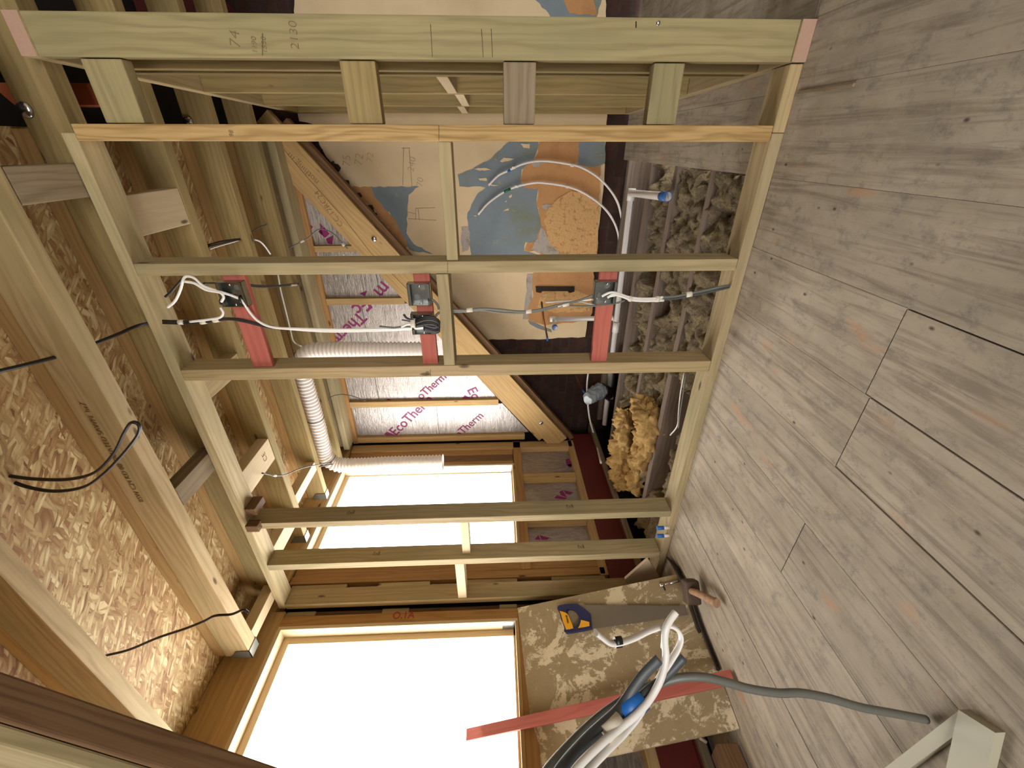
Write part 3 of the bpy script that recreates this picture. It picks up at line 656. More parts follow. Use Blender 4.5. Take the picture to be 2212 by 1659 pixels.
# noggins between the joists: flat blocks
def block(label, x0, x1, y0, y1, z0=ZJ+.002, z1=ZJ+.06, mat='pale_pine', ang=0):
    if ang:
        a = Vector(((x0+x1)/2+ang/2, y0, (z0+z1)/2)); c = Vector(((x0+x1)/2-ang/2, y1, (z0+z1)/2)); o = beam('noggin_block', a, c, x1-x0, z1-z0, M[mat])
    else: o = bx('noggin_block', x0, x1, y0, y1, z0, z1, M[mat])
    return tag(o, label, 'blocking', 'blocking between the roof joists')
block('weathered grey block between the first two joists at the ridge side', -.142, -.05, 1.244, 1.494, mat='old_wood')
block('wide pale block just behind the partition top, near the roof opening', -.284, -.150, 1.566, 1.865)
block('grey block between the lettered joist and the partition, halfway to the window', -1.24, -1.15, 1.244, 1.494, mat='old_wood')
block('pale block behind the tallest gap of the partition, right of the CE-stamped one', -.96, -.87, 1.566, 1.865, mat='tan_pine')
k_ = block('pale block stamped CE between two joists', -1.52, -1.38, 1.566, 1.865)
textmesh('stamped_lettering', 'CE', (-1.47, 1.80, ZJ+.0015), (.045, -.0, 0), (0, -1, 0), .045, M['pencil'], k_, 0)
block('block nearest the window behind the partition', -2.02, -1.92, 1.566, 1.865)
block('last block at the window wall in front of the partition', -2.17, -2.10, 1.244, 1.494)
block('block near the window between the first two joists behind the partition', -1.93, -1.86, 1.924, 2.239)
# old rafters and red-painted board seen top right
o = rafter('rafter', 1.60, 1.65, lambda x: 2.34-1.15*(x-.30), .30, .24, .9, M['green_pine']); tag(o, 'olive rafter behind the top of the end post', 'rafter')
o = bx('strut', .305, .345, 2.0, 2.05, 1.95, 3.0, M['green_pine']); tag(o, 'short upright strut in the dark roof space, top right', 'strut')
o = slab('painted_board', [PY(300, 40, 3.12), (PY(520, 34, 3.12)), PY(470, -10, 3.12), PY(430, -60, 3.12), PY(270, -60, 3.12)], (0, 1, 0), .02, M['red_steel']); tag(o, 'dark red painted board in the roof space above the wall', 'board')
o = beam('brick_pier', (.14, 1.75, 2.15), (.14, 1.75, 2.5), .06, .1, plain('orange_brick_face', '#a7552f', .9, var=.15, sc=12, bump=.5)); tag(o, 'bit of bare orange brick showing between two joists', 'brick')
tag(bx('brick_pier', .02, .10, .95, 1.15, 2.2, 2.5, plain('orange_brick_face_b', '#a7552f', .9, var=.15, sc=12, bump=.5)), 'orange brick showing above the near joists at the picture edge', 'brick')
# ================================================================== the stud partition
TPz0, TPz1 = 2.09, 2.128
sp = empty('stud_partition', (-1.1, 1.5, 0), 'new timber stud partition running from the corner post to the window wall', 'partition')
bx('top_plate', -2.25, .028, YF, YB, TPz0, TPz1, M['green_pine'], sp)
bx('bottom_plate', -2.12, .030, YF, YB, .0005, .038, M['green_pine'], sp)
o = bx('bottom_plate', .031, .199, YF, YB, .0005, .038, M['tan_pine'], sp)
def stud(y_a, y_b, par=sp, mat='tan_pine', z0=.039, z1=TPz0-.0005, xl=None, lean=(0, 0)):
    xa, xb = xl
    a = Vector(((xa+xb)/2+lean[0], (YF+YB)/2, z0)); c = Vector(((xa+xb)/2+lean[1], (YF+YB)/2, z1))
    return beam('stud', a, c, xb-xa, YB-YF, M[mat], par, (0, 1, 0))
S = [stud(0, 0, xl=(.0075, .050), mat='grain_pine'), stud(0, 0, xl=(-.387, -.346), mat='green_pine'), stud(0, 0, xl=(-.792, -.744), mat='tan_pine'),
     stud(0, 0, xl=(-1.613, -1.574), mat='green_pine'), stud(0, 0, xl=(-1.922, -1.879), mat='green_pine'), stud(0, 0, xl=(-2.257, -2.216), mat='tan_pine', z0=.1)]
S[0]['label'] = 'ringed golden stud'; 
def nog(xa, xb, z0, z1, y0=YF+.001, y1=YB-.01, mat='tan_pine', par=sp): return bx('noggin', xa, xb, y0, y1, z0, z1, M[mat], par)
for z0, z1, m_ in ((1.885, 1.992, 'green_pine'), (1.208, 1.305, 'tan_pine'), (.762, .854, 'dark_pine' if False else 'old_wood'), (.340, .428, 'green_pine')):
    nog(.052, .199, z0, z1, YF+.004, YF+.044, 'post_pine' if m_ == 'green_pine' else ('olive_pine' if m_ == 'tan_pine' else m_))
nog(-.344, .0065, 1.013, 1.052, YF+.003, YB-.012, 'green_pine')
nog(-.742, -.389, 1.050, 1.092, YF-.001, YB-.004, 'green_pine')
nog(-1.877, -1.615, 1.046, 1.088, YF+.03, YB-.004, 'pale_pine')
nog(-2.214, -1.924, 1.082, 1.130, YF+.002, YB-.004, 'pale_pine')
b__ = nog(-1.53, -1.49, 2.04, 2.089, YF+.01, YB, 'dark_pine'); b__.name = 'packing_block'
bx('noggin', -1.60, -1.56, YF-.03, YF+.012, 2.03, 2.088, M['dark_pine'], sp)
# stamps on the studs
for k, (s_, x, y, dx, dy) in enumerate((('C16\nCE\nDRY', 757, 1108, 0, 0), ('C16\nCE\nDRY', 1228, 1108, 0, 0), ('C16\nCE\nDRY', 808, 1215, 0, 0), ('C16\nCE\nDRY', 1250, 1187, 0, 0))):
    st = S[3] if k < 2 else S[4]; xv = (-1.5735 if k < 2 else -1.8785)
    p = PX(x, y-8 if k < 2 else y-12, xv)
    textmesh('grade_stamp', s_, (xv+.0006, 1.49, p.z), (0, .03, 0), (0, 0, 1), .013, M['pencil'], st, 0)
ptext(S[0], '98', (505, 296), (503, 283), 12, v=YF-.0006, mat='pencil', name='pencil_writing')
textmesh('pencil_writing', '18', PY(928, 812, YF-.0006), (.03, 0, 0), (0, 0, 1), .02, M['pencil'], S[2], 0)
# pencil set-out lines
def pline(par, pts, yv=YF-.0005): pmark('pencil_line', [pts], 1, yv, .0008, M['pencil'], par)
pline(S[0], [(948, 271), (948, 303)]); pline(S[1], [(967, 566), (967, 589)]); pline(S[2], [(930, 798), (929, 813)])

# side partition running away to the party wall, its end post facing the camera
sd = empty('side_partition', (.22, 2.3, 0), 'side stud partition running back to the old plastered wall, broad end post in front', 'partition')
def SX(y): return .2016-.02*(y-1.45)
def sidebeam(n, y0, y1, z0, z1, mat, off=.0, wd=.094):
    a = Vector((SX(y0)+wd/2+off, y0, (z0+z1)/2)); c = Vector((SX(y1)+wd/2+off, y1, (z0+z1)/2)); return beam(n, a, c, wd, z1-z0, M[mat], sd)
tp = sidebeam('top_plate', YF-.005, 3.17, 2.09, 2.132, 'tan_pine'); bp = sidebeam('bottom_plate', YF-.006, 3.17, .0008, .041, 'tan_pine')
bx('end_grain', .2016+.0005, .2956, YF-.0065, YF-.005, 2.091, 2.131, M['pink_end'], tp, 0); bx('end_grain', .2016+.0005, .2956, YF-.0075, YF-.006, .001, .040, M['pink_end'], bp, 0)
def sidestud(y0, y1, mat, z0=.042, z1=2.0895):
    return beam('stud', (SX(y0)+.047, (y0+y1)/2, z0), (SX(y0)+.047, (y0+y1)/2, z1), .094, y1-y0, M[mat], sd, (0, 1, 0))
ep = sidestud(YF-.004, YF+.038, 'post_pine'); ep['label'] = 'broad end post with pencil sums'
for y, m_ in ((1.62, 'olive_pine'), (1.70, 'olive_pine'), (2.17, 'olive_pine'), (2.69, 'olive_pine'), (3.13, 'olive_pine')): sidestud(y, y+.04, m_)  # receding studs: their shade is put into the colour as darker pine
for y0, y1, z in ((1.742, 2.168, 1.055), (2.212, 2.688, 1.03), (2.732, 3.128, 1.06)): sidebeam('noggin', y0, y1, z-.02, z+.02, 'pale_pine', 0, .09)
ye = YF-.0046
for s_, a, b, h in (('2130', (646, 108), (640, 48), 15), ('1190', (556, 116), (553, 84), 11), ('1550', (577, 116), (574, 84), 11), ('74', (519, 106), (517, 72), 9)):
    ptext(ep, s_, a, b, h, v=ye, mat='brown_ink', name='pencil_writing')
for pts in ([(930, 52), (934, 123)], [(1040, 63), (1044, 124)], [(1061, 62), (1064, 124)], [(567, 72), (567, 120)]): pmark('pencil_line', [pts], 1, ye, .0008, M['pencil'], ep)
dome('screw_head', PY(1422, 50, YF-.004), (0, -1, 0), .006, M['bolt_steel'], ep)
pmark('saw_cut', [[(1374, 46), (1374, 60)]], 1, ye, .0015, M['black'], ep)

# red battens between the studs
def rb(label, z0, z1, y0=YF+.012, y1=YF+.035):
    return tag(bx('red_batten', -.743, -.388, y0, y1, z0, z1, M['red_paint']), label, 'batten', 'red battens across one bay of the partition')
rb('red batten highest in the partition bay, carrying the back box with white cables', 1.748, 1.822)
rb('red batten at mid height behind two metal back boxes', 1.116, 1.174)
rb('red batten lowest in the partition bay, metal box at its right', .455, .517)
# metal back boxes, open to the front
def backbox(label, c, sz=.078, dep=.03, roll=0, hide=None):
    e = empty('back_box', c, label, 'electrical box', 'galvanised back boxes on the red battens'); h = sz/2; t = .0012; b = bmesh.new()
    def bxx(x0, x1, y0, y1, z0, z1):
        q = bmesh.ops.create_cube(b, size=1)
        for v in q['verts']: v.co = Vector(((x0+x1)/2+v.co.x*(x1-x0), (y0+y1)/2+v.co.y*(y1-y0), (z0+z1)/2+v.co.z*(z1-z0)))
    bxx(-h, h, dep-t, dep, -h, h); bxx(-h, -h+t, 0, dep, -h, h); bxx(h-t, h, 0, dep, -h, h); bxx(-h, h, 0, dep, -h, -h+t); bxx(-h, h, 0, dep, h-t, h)
    bxx(-h, h, 0, t, h-.010, h); bxx(-h, h, 0, t, -h, -h+.010)
    M_ = Matrix.Translation(Vector(c)) @ Matrix.Rotation(roll, 4, 'Y')
    body = obj('box_body', b, M['galv'], e, M_)
    for sx in (-1, 1):
        dome('screw_lug', Vector(c)+Vector((sx*(h-.008), .0, -.004)), (0, -1, 0), .004, M['bolt_steel'], e)
    for kx, kz in ((-.015, .012), (.018, -.010)): 
        q = bmesh.new(); bmesh.ops.create_circle(q, segments=20, radius=.010, cap_ends=True); obj('knockout', q, M['hanger'], e, Matrix.Translation(Vector(c)+Vector((kx, dep-.003, kz))) @ Matrix.Rotation(math.pi/2, 4, 'X'))
    return e
def grommet(par, c, n, r=.011):
    b = bmesh.new(); z = Vector(n).normalized(); x = z.orthogonal().normalized(); y = z.cross(x)
    tube_bm([Vector((0, 0, 0))+(x*math.cos(a)+y*math.sin(a))*r for a in [2*math.pi*k/20 for k in range(21)]], .0035, 8, bm=b, cap=False)
    return obj('grommet', b, M['black'], par, Matrix.Translation(Vector(c)))
def zc(x, y): return PY(x, y, YF+.0)
B1 = backbox('metal back box on the top red batten with white cables looping into it', PY(500, 637, YF-.018), .086); grommet(B1, PY(521, 646, YF-.015), (0, 0, -1)); grommet(B1, PY(480, 652, YF-.01), (0, 0, 1))
B2 = backbox('empty shiny back box on the middle red batten', PY(905, 637, YF-.018), .078); grommet(B2, PY(927, 646, YF-.008), (0, 0, -1), .009)
B3 = backbox('back box on the middle batten half hidden by a coil of black cable', PY(912, 701, YF-.018), .078); grommet(B3, PY(893, 708, YF-.01), (0, 0, 1), .009)
B4 = backbox('dark back box on the lowest red batten with white cable tails', PY(1308, 633, YF-.018), .080)

# ------------------------------------------------ floor joists, wool, pipes
def fj(label, y, x0=-2.2, x1=-.02, z=-.022, h=.16, w_=.045): return tag(bx('floor_joist', x0, x1, y-w_/2, y+w_/2, z-h, z, M['joist_old']), label, 'joist', 'old floor joists exposed behind the partition')
fj('old floor joist nearest the partition, wool on both sides', 1.905); fj('second old floor joist behind the partition', 2.305); fj('third old floor joist, beside the white waste pipe', 2.70); fj('old timber against the foot of the brick wall', 3.165, x1=-.02)
fj('short cut end of old timber in the gap', 2.86, -.62, -.36, -.10, .1); 
def wool(label, x0, x1, y0, y1, z, amp, seed, hole=.0, part=None, sc=9):
    nx = int((x1-x0)/.011); ny = int((y1-y0)/.011); b = bmesh.new(); vs = []; off = Vector((seed*7.1, seed*3.3, 0))
    for j in range(ny+1):
        row = []
        for i in range(nx+1):
            x = x0+(x1-x0)*i/nx; y = y0+(y1-y0)*j/ny; p = Vector((x, y, 0))
            n1 = noise.fractal(p*sc+off, .8, 2.1, 5); n2 = noise.ridged_multi_fractal(p*sc*.8+off, .9, 2.2, 4, .9, 2.0) if False else noise.noise(p*sc*3+off)
            hz = z+amp*n1+amp*.45*abs(n2)
            k = noise.noise(p*2.3+off)
            if hole and k > hole: hz = z-.16*min(1, (k-hole)*9)
            if part and not part(x, y): hz = -.205
            row.append(b.verts.new((x+.012*noise.noise(p*40+off), y+.012*noise.noise(p*43-off), max(hz, -.205))))
        vs.append(row)
    for j in range(ny):
        for i in range(nx):
            if max(vs[j][i].co.z, vs[j+1][i+1].co.z, vs[j][i+1].co.z) > -.2:
                f = b.faces.new([vs[j][i], vs[j][i+1], vs[j+1][i+1], vs[j+1][i]]); f.smooth = True
    for v in [v for v in b.verts if not v.link_faces]: b.verts.remove(v)
    return tag(obj('mineral_wool', b, M['wool']), label, 'insulation', None, 'stuff')
wool('yellow-grey mineral wool in the strip of floor just behind the partition', -2.15, -.1, 1.56, 1.88, -.035, .055, 1, .35, lambda x, y: x > -1.3 or y < 1.70 or x < -1.85)
wool('tangled mineral wool between the first and second old joists', -1.95, -.1, 1.93, 2.28, -.055, .06, 2, .42)
wool('mineral wool between the second and third old joists, brown ceiling showing through', -2.0, -.1, 2.33, 2.675, -.075, .07, 3, .12)
def lump(label, pts, r, seed, sq=.8):
    path = spline(pts, 28); b = tube_bm(path, r, 72, bm=None, rfun=lambda t: r*(.55+.5*math.sin(math.pi*min(.97, max(.05, t)))**.5))
    so_ = Vector((seed*1.7, seed*2.3, seed))
    for f in b.faces: f.smooth = True
    b.normal_update()
    for v in b.verts:
        p = v.co*11+so_; d = noise.fractal(p, .7, 2.1, 6)*.05+(abs(noise.noise(v.co*34+so_))-.25)*.035-abs(noise.noise(v.co*Vector((18, 18, 18)).x+so_))*.02
        v.co += v.normal*d
    c = sum((v.co for v in b.verts), Vector())/len(b.verts); bmesh.ops.translate(b, verts=b.verts[:], vec=-c)
    return tag(obj('wool_roll', b, M['wool2'], None, Matrix.Translation(c)), label, 'insulation roll')
s = NT('fresh_golden_wool'); v_ = s.coord(rnd=False); n1 = s.noise(v_, 12, 6, .7); n2 = s.noise(v_, 70, 6, .8, 1)
c_ = s.ramp(n1.outputs['Fac'], ((.3, C('#a98550')), (.5, C('#caa468')), (.7, C('#e0bf82')))); c_ = s.mix(s.ramp(n2.outputs['Fac'], ((.3, (.6, .6, .6)), (.55, (0, 0, 0)))), c_, C('#7b6238')); s.bump(n2.outputs['Fac'], .8, .01)
M['wool2'] = s.done(c_, .95, 0, .1)
lump('golden roll of mineral wool lying furthest left between the joists', [PZ(1352, 880, .0), PZ(1352, 940, .0), PZ(1345, 1000, .0), PZ(1350, 1062, .0)], .085, 3)
lump('thick golden batt of wool folded over the joist, right of the roll', [PZ(1385, 872, .0), PZ(1405, 905, .0), PZ(1400, 960, -.02), PZ(1385, 1010, -.04), PZ(1375, 1060, -.05)], .075, 8)

# waste pipes
def pipe(name, label, pts, r, mat, cat='pipe', cap=None, sock=(), n=0, group=None):
    e = empty(name, pts[0], label, cat, group); tube('pipe_run', pts, r, mat, e, n, 20)
    for a, b in sock: tube('pipe_socket', [a, b], r*1.22, mat, e, 0, 20)
    if cap: tube('tape_cap', [cap[0], cap[1]], r*1.12, M['blue_tape'], e, 0, 16)
    return e
p0 = Vector((-.275, 2.99, -.02)); p1 = Vector((-2.1, 2.93, -.03)); pe = PZ(1430, 424, .02); pe2 = PZ(1442, 425, .02)
pipe('waste_pipe', 'white waste pipe along the gap in the floor, blue taped end by the far boards', [p1, p0, p0+Vector((0, -.03, .012)), pe, pe2], .021, M['white_plastic'], cap=(pe, pe2), sock=((p0+Vector((.024, 0, 0)), p0-Vector((.05, 0, 0))), (Vector((-1.17, 2.955, -.025)), Vector((-1.25, 2.955, -.025)))))
a_ = Vector((-1.175, 3.05, -.02)); b_2 = Vector((-1.175, 3.05, .45)); c_2 = PY(1199, 709, 2.93)
pipe('waste_pipe', 'white waste pipe rising on the wall with an elbow and blue taped end', [a_+Vector((0, -.08, 0)), a_, b_2, c_2+(b_2-c_2)*.12, c_2], .019, M['white_plastic'], cap=(c_2+(b_2-c_2)*.15, c_2), sock=((b_2-Vector((0, 0, .03)), b_2+Vector((0, 0, .022))),))
pipe('copper_pipe', 'brown copper pipe with blue taped ends crossing the old plaster', [PY(1170, 652, 3.12), PY(1174, 688, 3.12), PY(1183, 733, 3.1)], .007, M['copper'], cap=(PY(1182, 728, 3.1), PY(1183, 736, 3.1)))
pipe('supply_pipe', 'short white pipe fixed level with the dark bracket on the plaster', [PY(1178, 653, 3.15), PY(1240, 650, 3.15), PY(1290, 660, 3.15)], .007, M['white_plastic'], n=6)
def bent(label, px, y0, mat='white_plastic', clips=(), bandpx=None, bmat=None):
    pts = [PY(x, y, y0) for x, y in px]; e = empty('bent_pipe', pts[-1], label, 'pipe', 'thin white pipes curving up the old plaster')
    tube('pipe_run', pts, .0075, M[mat], e, 8, 14)
    for x, y in clips: bx('pipe_clip', *(lambda p: (p.x-.008, p.x+.008, p.y-.012, YP-.004, p.z-.012, p.z+.012))(PY(x, y, y0)), M['white_plastic'], e)
    if bandpx: tube('tape_band', [PY(*q, y0) for q in bandpx], .0088, M[bmat], e, 0, 14)
    return e
bent('upper of two thin white pipes curving up the plaster, blue band', c6([(305, 665), (420, 550), (540, 490), (700, 415), (850, 380), (1000, 375), (1200, 400), (1400, 445), (1600, 560), (1750, 710), (1850, 880), (1895, 1060), (1905, 1150)]), YP-.02, clips=c6([(605, 455), (1305, 430)]), bandpx=c6([(530, 500), (565, 480)]), bmat='blue_tape')
M['green_tape'] = plain('green_tape', '#1c6b3a', .4, var=.05)
bent('lower of two thin white pipes curving up the plaster, green band', c6([(182, 1015), (300, 880), (480, 750), (640, 680), (850, 635), (1000, 640), (1250, 680), (1450, 760), (1650, 900), (1780, 1060), (1850, 1230), (1870, 1410)]), YP-.02, clips=c6([(640, 680), (1250, 685)]), bandpx=c6([(490, 745), (570, 705)]), bmat='green_tape')
e = empty('wall_bracket', PY(1198, 625, 3.18), 'black metal bracket left on the old plaster', 'bracket')
slab('bracket_plate', [PY(x, y, YP-.012) for x, y in ((1157, 619), (1241, 619), (1241, 630), (1230, 633), (1226, 629), (1172, 629), (1168, 633), (1158, 631))], (0, 1, 0), .008, M['iron'], e)
for x in (1170, 1232): dome('screw_head', PY(x, 624, YP-.012), (0, -1, 0), .006, M['iron'], e)
# soil pipe with bagged end
so = empty('soil_pipe', (-1.8, 2.95, 0), 'black soil pipe elbow with its open end wrapped in a clear plastic bag', 'pipe')
q0, q1, q2, q3 = PY(1335, 868, 2.98), PY(1318, 852, 2.92), PY(1298, 842, 2.88), PY(1276, 858, 2.78)
tube('elbow', [q0, q1, q2], .055, M['black'], so, 10, 24); tube('collar', [q2+(q1-q2)*.2, q2+(q3-q2)*.5], .058, M['polythene'], so, 0, 24)
b = tube_bm(spline([q2, q2+(q3-q2)*.5, q3, q3+(q3-q2)*.35], 10), .055, 32, rfun=lambda t: .06*(1-.35*t**3))
for v in b.verts: v.co += Vector((noise.noise(v.co*40), noise.noise(v.co*43+Vector((5, 0, 0))), noise.noise(v.co*37+Vector((0, 7, 0)))))*.013
c = sum((v.co for v in b.verts), Vector())/len(b.verts); bmesh.ops.translate(b, verts=b.verts[:], vec=-c); obj('bag', b, M['polythene'], so, Matrix.Translation(c))
tube('tie', [q2+(q3-q2)*.45+Vector((0, -.06, .02)), q2+(q3-q2)*.6+Vector((0, -.06, -.03))], .006, M['blue_tape'], so, 0, 8)
bx('sticker', q1.x-.012, q1.x+.012, q1.y-.058, q1.y-.055, q1.z-.01, q1.z+.01, M['dust'], so, 0)
pipe('drain_pipe', 'grimy grey drain pipe lying in the dark beyond the soil pipe', [Vector((-1.5, 3.06, -.08)), Vector((-2.2, 3.04, -.09))], .045, M['iron'])
pipe('supply_pipe', 'thin white pipe passing behind the bagged soil pipe down to the window corner', [PY(1271, 800, 3.1), PY(1268, 840, 3.08), PY(1273, 900, 2.98), PY(1286, 950, 2.9), PX(1298, 1000, -2.1)], .0075, M['white_plastic'], n=8)
pipe('copper_pipe', 'thin copper pipe with blue tape ending at the bagged soil pipe', [PY(1243, 808, 3.1), PY(1252, 830, 3.02), PY(1262, 848, 2.85)], .006, M['copper'], n=6, cap=(PY(1259, 842, 2.90), PY(1262, 848, 2.85)))
for k, (x, y) in enumerate(((1428, 1140), (1426, 1157))):
    a = PZ(1441, y, .038); 
    tag(tube('pipe_stub', [a-Vector((0, 0, .01)), a+Vector((0, .0, .028))], .008, M['white_plastic'], None, 0, 12), ('first', 'second')[k]+' small pipe stub standing on the bottom plate, '+('right' if k == 0 else 'left')+' of the pair', 'pipe', 'blue-capped pipe stubs on the bottom plate')
    bpy.data.objects[-1] if False else None
    st_ = [o_ for o_ in COL.objects if o_.name.startswith('pipe_stub')][-1]; tube('tape_cap', [a+Vector((0, 0, .018)), a+Vector((0, 0, .052))], .010, M['blue_tape'], st_, 0, 12)
# board left on the floor edge / offcut
o = slab('plywood_offcut', [PY(x, y, 1.43) for x, y in ((1400, 1208), (1424, 1246), (1360, 1268), (1350, 1252))], (0, 1, 0), .015, M['ply']); tag(o, 'pale square offcut standing behind the end of the partition', 'offcut')
# ================================================================== duct
def resample(path, step):
    out = [path[0].copy()]; acc = 0
    for a, b in zip(path, path[1:]):
        L = (b-a).length; 
        if L < 1e-9: continue
        t = step-acc
        while t <= L: out.append(a+(b-a)*(t/L)); t += step
        acc = L-(t-step)
    return out
YD = 2.44
dp = [PY(918, 757, YD), PY(860, 757, YD), PY(780, 757, YD), PY(710, 757, YD), PY(668, 762, YD), PY(650, 785, YD), PY(656, 820, YD), PY(671, 870, YD), PY(684, 915, YD), PY(694, 955, YD), PY(704, 985, YD), PY(728, 1003, YD), PY(775, 1005, YD), PY(850, 1001, YD), PY(958, 998, YD)]
path = resample(spline(dp, 12), .0042); du = empty('flexible_duct', path[-1], 'white corrugated flexible duct looping along the ceiling joists to beside the window', 'duct')
c = sum(path, Vector())/len(path)
def rr(t):
    k = (t*(len(path)-1)*.0042/.0252) % 1.0; return .0455+.0115*(1-abs(2*k-1))**.8
b = tube_bm([p-c for p in path], .05, 28, rfun=rr, cap=False)
obj('duct_hose', b, M['duct_white'], du, Matrix.Translation(c))
def hoop(i, r=.056):
    p = path[i]; t = (path[i+1]-path[i-1]).normalized(); x = t.orthogonal().normalized(); y = t.cross(x)
    tube('cable_tie', [p+(x*math.cos(a)+y*math.sin(a))*r for a in [2*math.pi*k/28 for k in range(29)]], .002, M['black'], du, 0, 6)
def near(px, py):
    best = min(range(2, len(path)-2), key=lambda i: ((path[i]-PY(px, py, YD)).length)); return best
for q in ((650, 770), (685, 905), (712, 992)): hoop(near(*q))

# ================================================================== cables
def cable(name, label, strands, cat='cable', tapes=(), group=None):
    """strands: (points, radius, material[, flat]) ; one object per sheath"""
    pts0 = strands[0][0]; e = empty(name, pts0[0], label, cat, group)
    for s_ in strands: tube('sheath', s_[0], s_[1], M[s_[2]], e, 6, 8, s_[3] if len(s_) > 3 else 1.0, s_[4] if len(s_) > 4 else None)
    for a, b_, r_, m_ in tapes: tube('tape_band', [a, b_], r_, M[m_], e, 0, 10, 1.0)
    return e
def ys(l, y): return [PY(a, b_, y) for a, b_ in l]
Yc = YF+.035
cable('cable', 'black cables with white tape bands running past the upper red batten', [
    (ys([(352, 693), (400, 694), (440, 691), (485, 688), (520, 690), (560, 700), (590, 706)], YF-.006), .0045, 'black_cable'),
    (ys([(352, 698), (400, 699), (445, 696), (490, 690), (525, 694), (565, 704), (592, 709)], YF-.010), .0040, 'black_cable')],
    tapes=[(PY(386, 696, YF-.008), PY(397, 696, YF-.008), .009, 'masking'), (PY(434, 696, YF-.008), PY(446, 694, YF-.008), .009, 'masking'), (PY(461, 692, YF-.008), PY(474, 690, YF-.008), .009, 'masking')])
wf = (0, 1, 0)
cable('cable', 'white cables looping over the top back box and on to the black coil', [
    (ys([(362, 664), (378, 650), (390, 625), (396, 603), (404, 597), (420, 601), (440, 618), (475, 630), (505, 640), (523, 650), (540, 675), (560, 695), (590, 707), (640, 710), (740, 712), (850, 710), (905, 707), (945, 703)], YF-.016), .0045, 'white_cable'),
    (ys([(398, 608), (420, 612), (445, 626), (475, 632), (483, 642), (478, 652)], YF-.020), .0045, 'white_cable'),
    (ys([(476, 664), (482, 676), (474, 686), (445, 691), (410, 695)], YF-.014), .0042, 'white_cable'),
    (ys([(396, 600), (380, 618), (368, 632), (357, 641)], YF+.01), .0042, 'black_cable'),
    (ys([(600, 709), (700, 716), (800, 715), (893, 711), (944, 706)], YF-.010), .0036, 'white_cable')])
# coil
st = []
for k in range(7):
    y_ = 688+k*3.0; o_ = (k % 3)*.004
    st.append((ys([(898, 694+k*2), (915, y_-2), (932, y_-3), (946, y_+3), (948, y_+10), (938, y_+13), (915, 699+k*2)], YF-.022-o_), .0042, 'black_cable'))
st += [(ys([(898, 693), (880, 688), (872, 679)], YF-.03), .0042, 'black_cable'), (ys([(898, 698), (880, 693), (868, 691)], YF-.03), .0025, 'black_cable'),
       (ys([(898, 702), (882, 700), (867, 706)], YF-.03), .0045, 'white_cable'), (ys([(896, 706), (870, 706), (850, 708), (820, 705)], YF-.02), .004, 'grey_cable')]
cable('cable_coil', 'coil of black cable bound with tape in front of the middle red batten', st, 'cable coil', tapes=[(PY(888, 698, YF-.026), PY(898, 698, YF-.026), .017, 'masking')])
cable('cable', 'grey cable leaving the empty back box down to the noggin', [(ys([(929, 646), (938, 650), (946, 660), (948, 668)], YF+.0), .0045, 'grey_cable'), (ys([(939, 686), (944, 679), (949, 675)], YF), .0045, 'grey_cable')])
cable('cable', 'grey cables with tape bands from the noggin hole to the lowest back box', [
    (ys([(978, 670), (1008, 670), (1040, 667), (1080, 669), (1125, 673), (1165, 669), (1205, 659), (1240, 652), (1268, 643), (1288, 634)], YF+.01), .0045, 'grey_cable'),
    (ys([(978, 674), (1008, 673), (1040, 670), (1080, 675), (1125, 676), (1170, 671), (1210, 661), (1260, 661), (1290, 660), (1330, 655), (1350, 649)], YF+.014), .0036, 'grey_cable'),
    (ys([(1205, 662), (1245, 650), (1270, 648), (1290, 644)], YF+.012), .003, 'white_cable')],
    tapes=[(PY(1008, 670, YF+.012), PY(1021, 669, YF+.012), .008, 'masking'), (PY(1136, 673, YF+.012), PY(1148, 672, YF+.012), .008, 'masking'), (PY(1215, 659, YF+.012), PY(1229, 656, YF+.012), .008, 'masking')])
cable('cable', 'three white cable tails drooping from the lowest back box', [
    (ys([(1300, 640), (1318, 632), (1335, 634), (1355, 641), (1380, 645), (1410, 645), (1432, 642)], YF-.022), .0045, 'white_cable'),
    (ys([(1312, 643), (1325, 636), (1345, 641), (1365, 648), (1395, 650), (1434, 649)], YF-.026), .0045, 'white_cable'),
    (ys([(1318, 640), (1340, 637), (1362, 644), (1400, 648), (1430, 645)], YF-.018), .0042, 'white_cable')],
    tapes=[(PY(1358, 645, YF-.022), PY(1364, 646, YF-.022), .010, 'masking'), (PY(1416, 646, YF-.022), PY(1424, 646, YF-.022), .011, 'masking')])
cable('cable', 'dark cables running down to the hole in the bottom plate', [
    (ys([(1425, 643), (1460, 640), (1490, 634), (1530, 626), (1560, 619), (1578, 616)], YF-.0)[:5]+[PZ(1576, 617, .036)], .0048, 'grey_cable'),
    (ys([(1425, 647), (1460, 645), (1490, 639), (1530, 631), (1560, 624)], YF-.0)+[PZ(1576, 620, .036)], .0045, 'dark_grey_cable')],
    tapes=[(PY(1482, 637, YF), PY(1494, 635, YF), .010, 'masking')])
cable('cable', 'thick black cable threading through holes in the joists at the left of the ceiling', [([PZ(-20, 806, 2.21), PZ(60, 787, 2.21), PZ(142, 765, 2.21), PZ(205, 742, 2.20), PZ(255, 722, 2.19), PZ(300, 703, 2.18), PY(352, 694, 1.50)], .006, 'black_cable')])
cable('cable', 'long loop of black cable hanging in front of the lettered joist', [
    ([PY(x, y, .98) for x, y in ((-25, 1018), (20, 1028), (80, 1035), (150, 1035), (205, 1020), (245, 980), (268, 935), (282, 914), (296, 914), (302, 925), (294, 945), (262, 985), (222, 1025), (180, 1052), (120, 1061), (60, 1052), (0, 1030), (-25, 1024))], .0042, 'black_cable', 1.4, (0, 1, 0))])
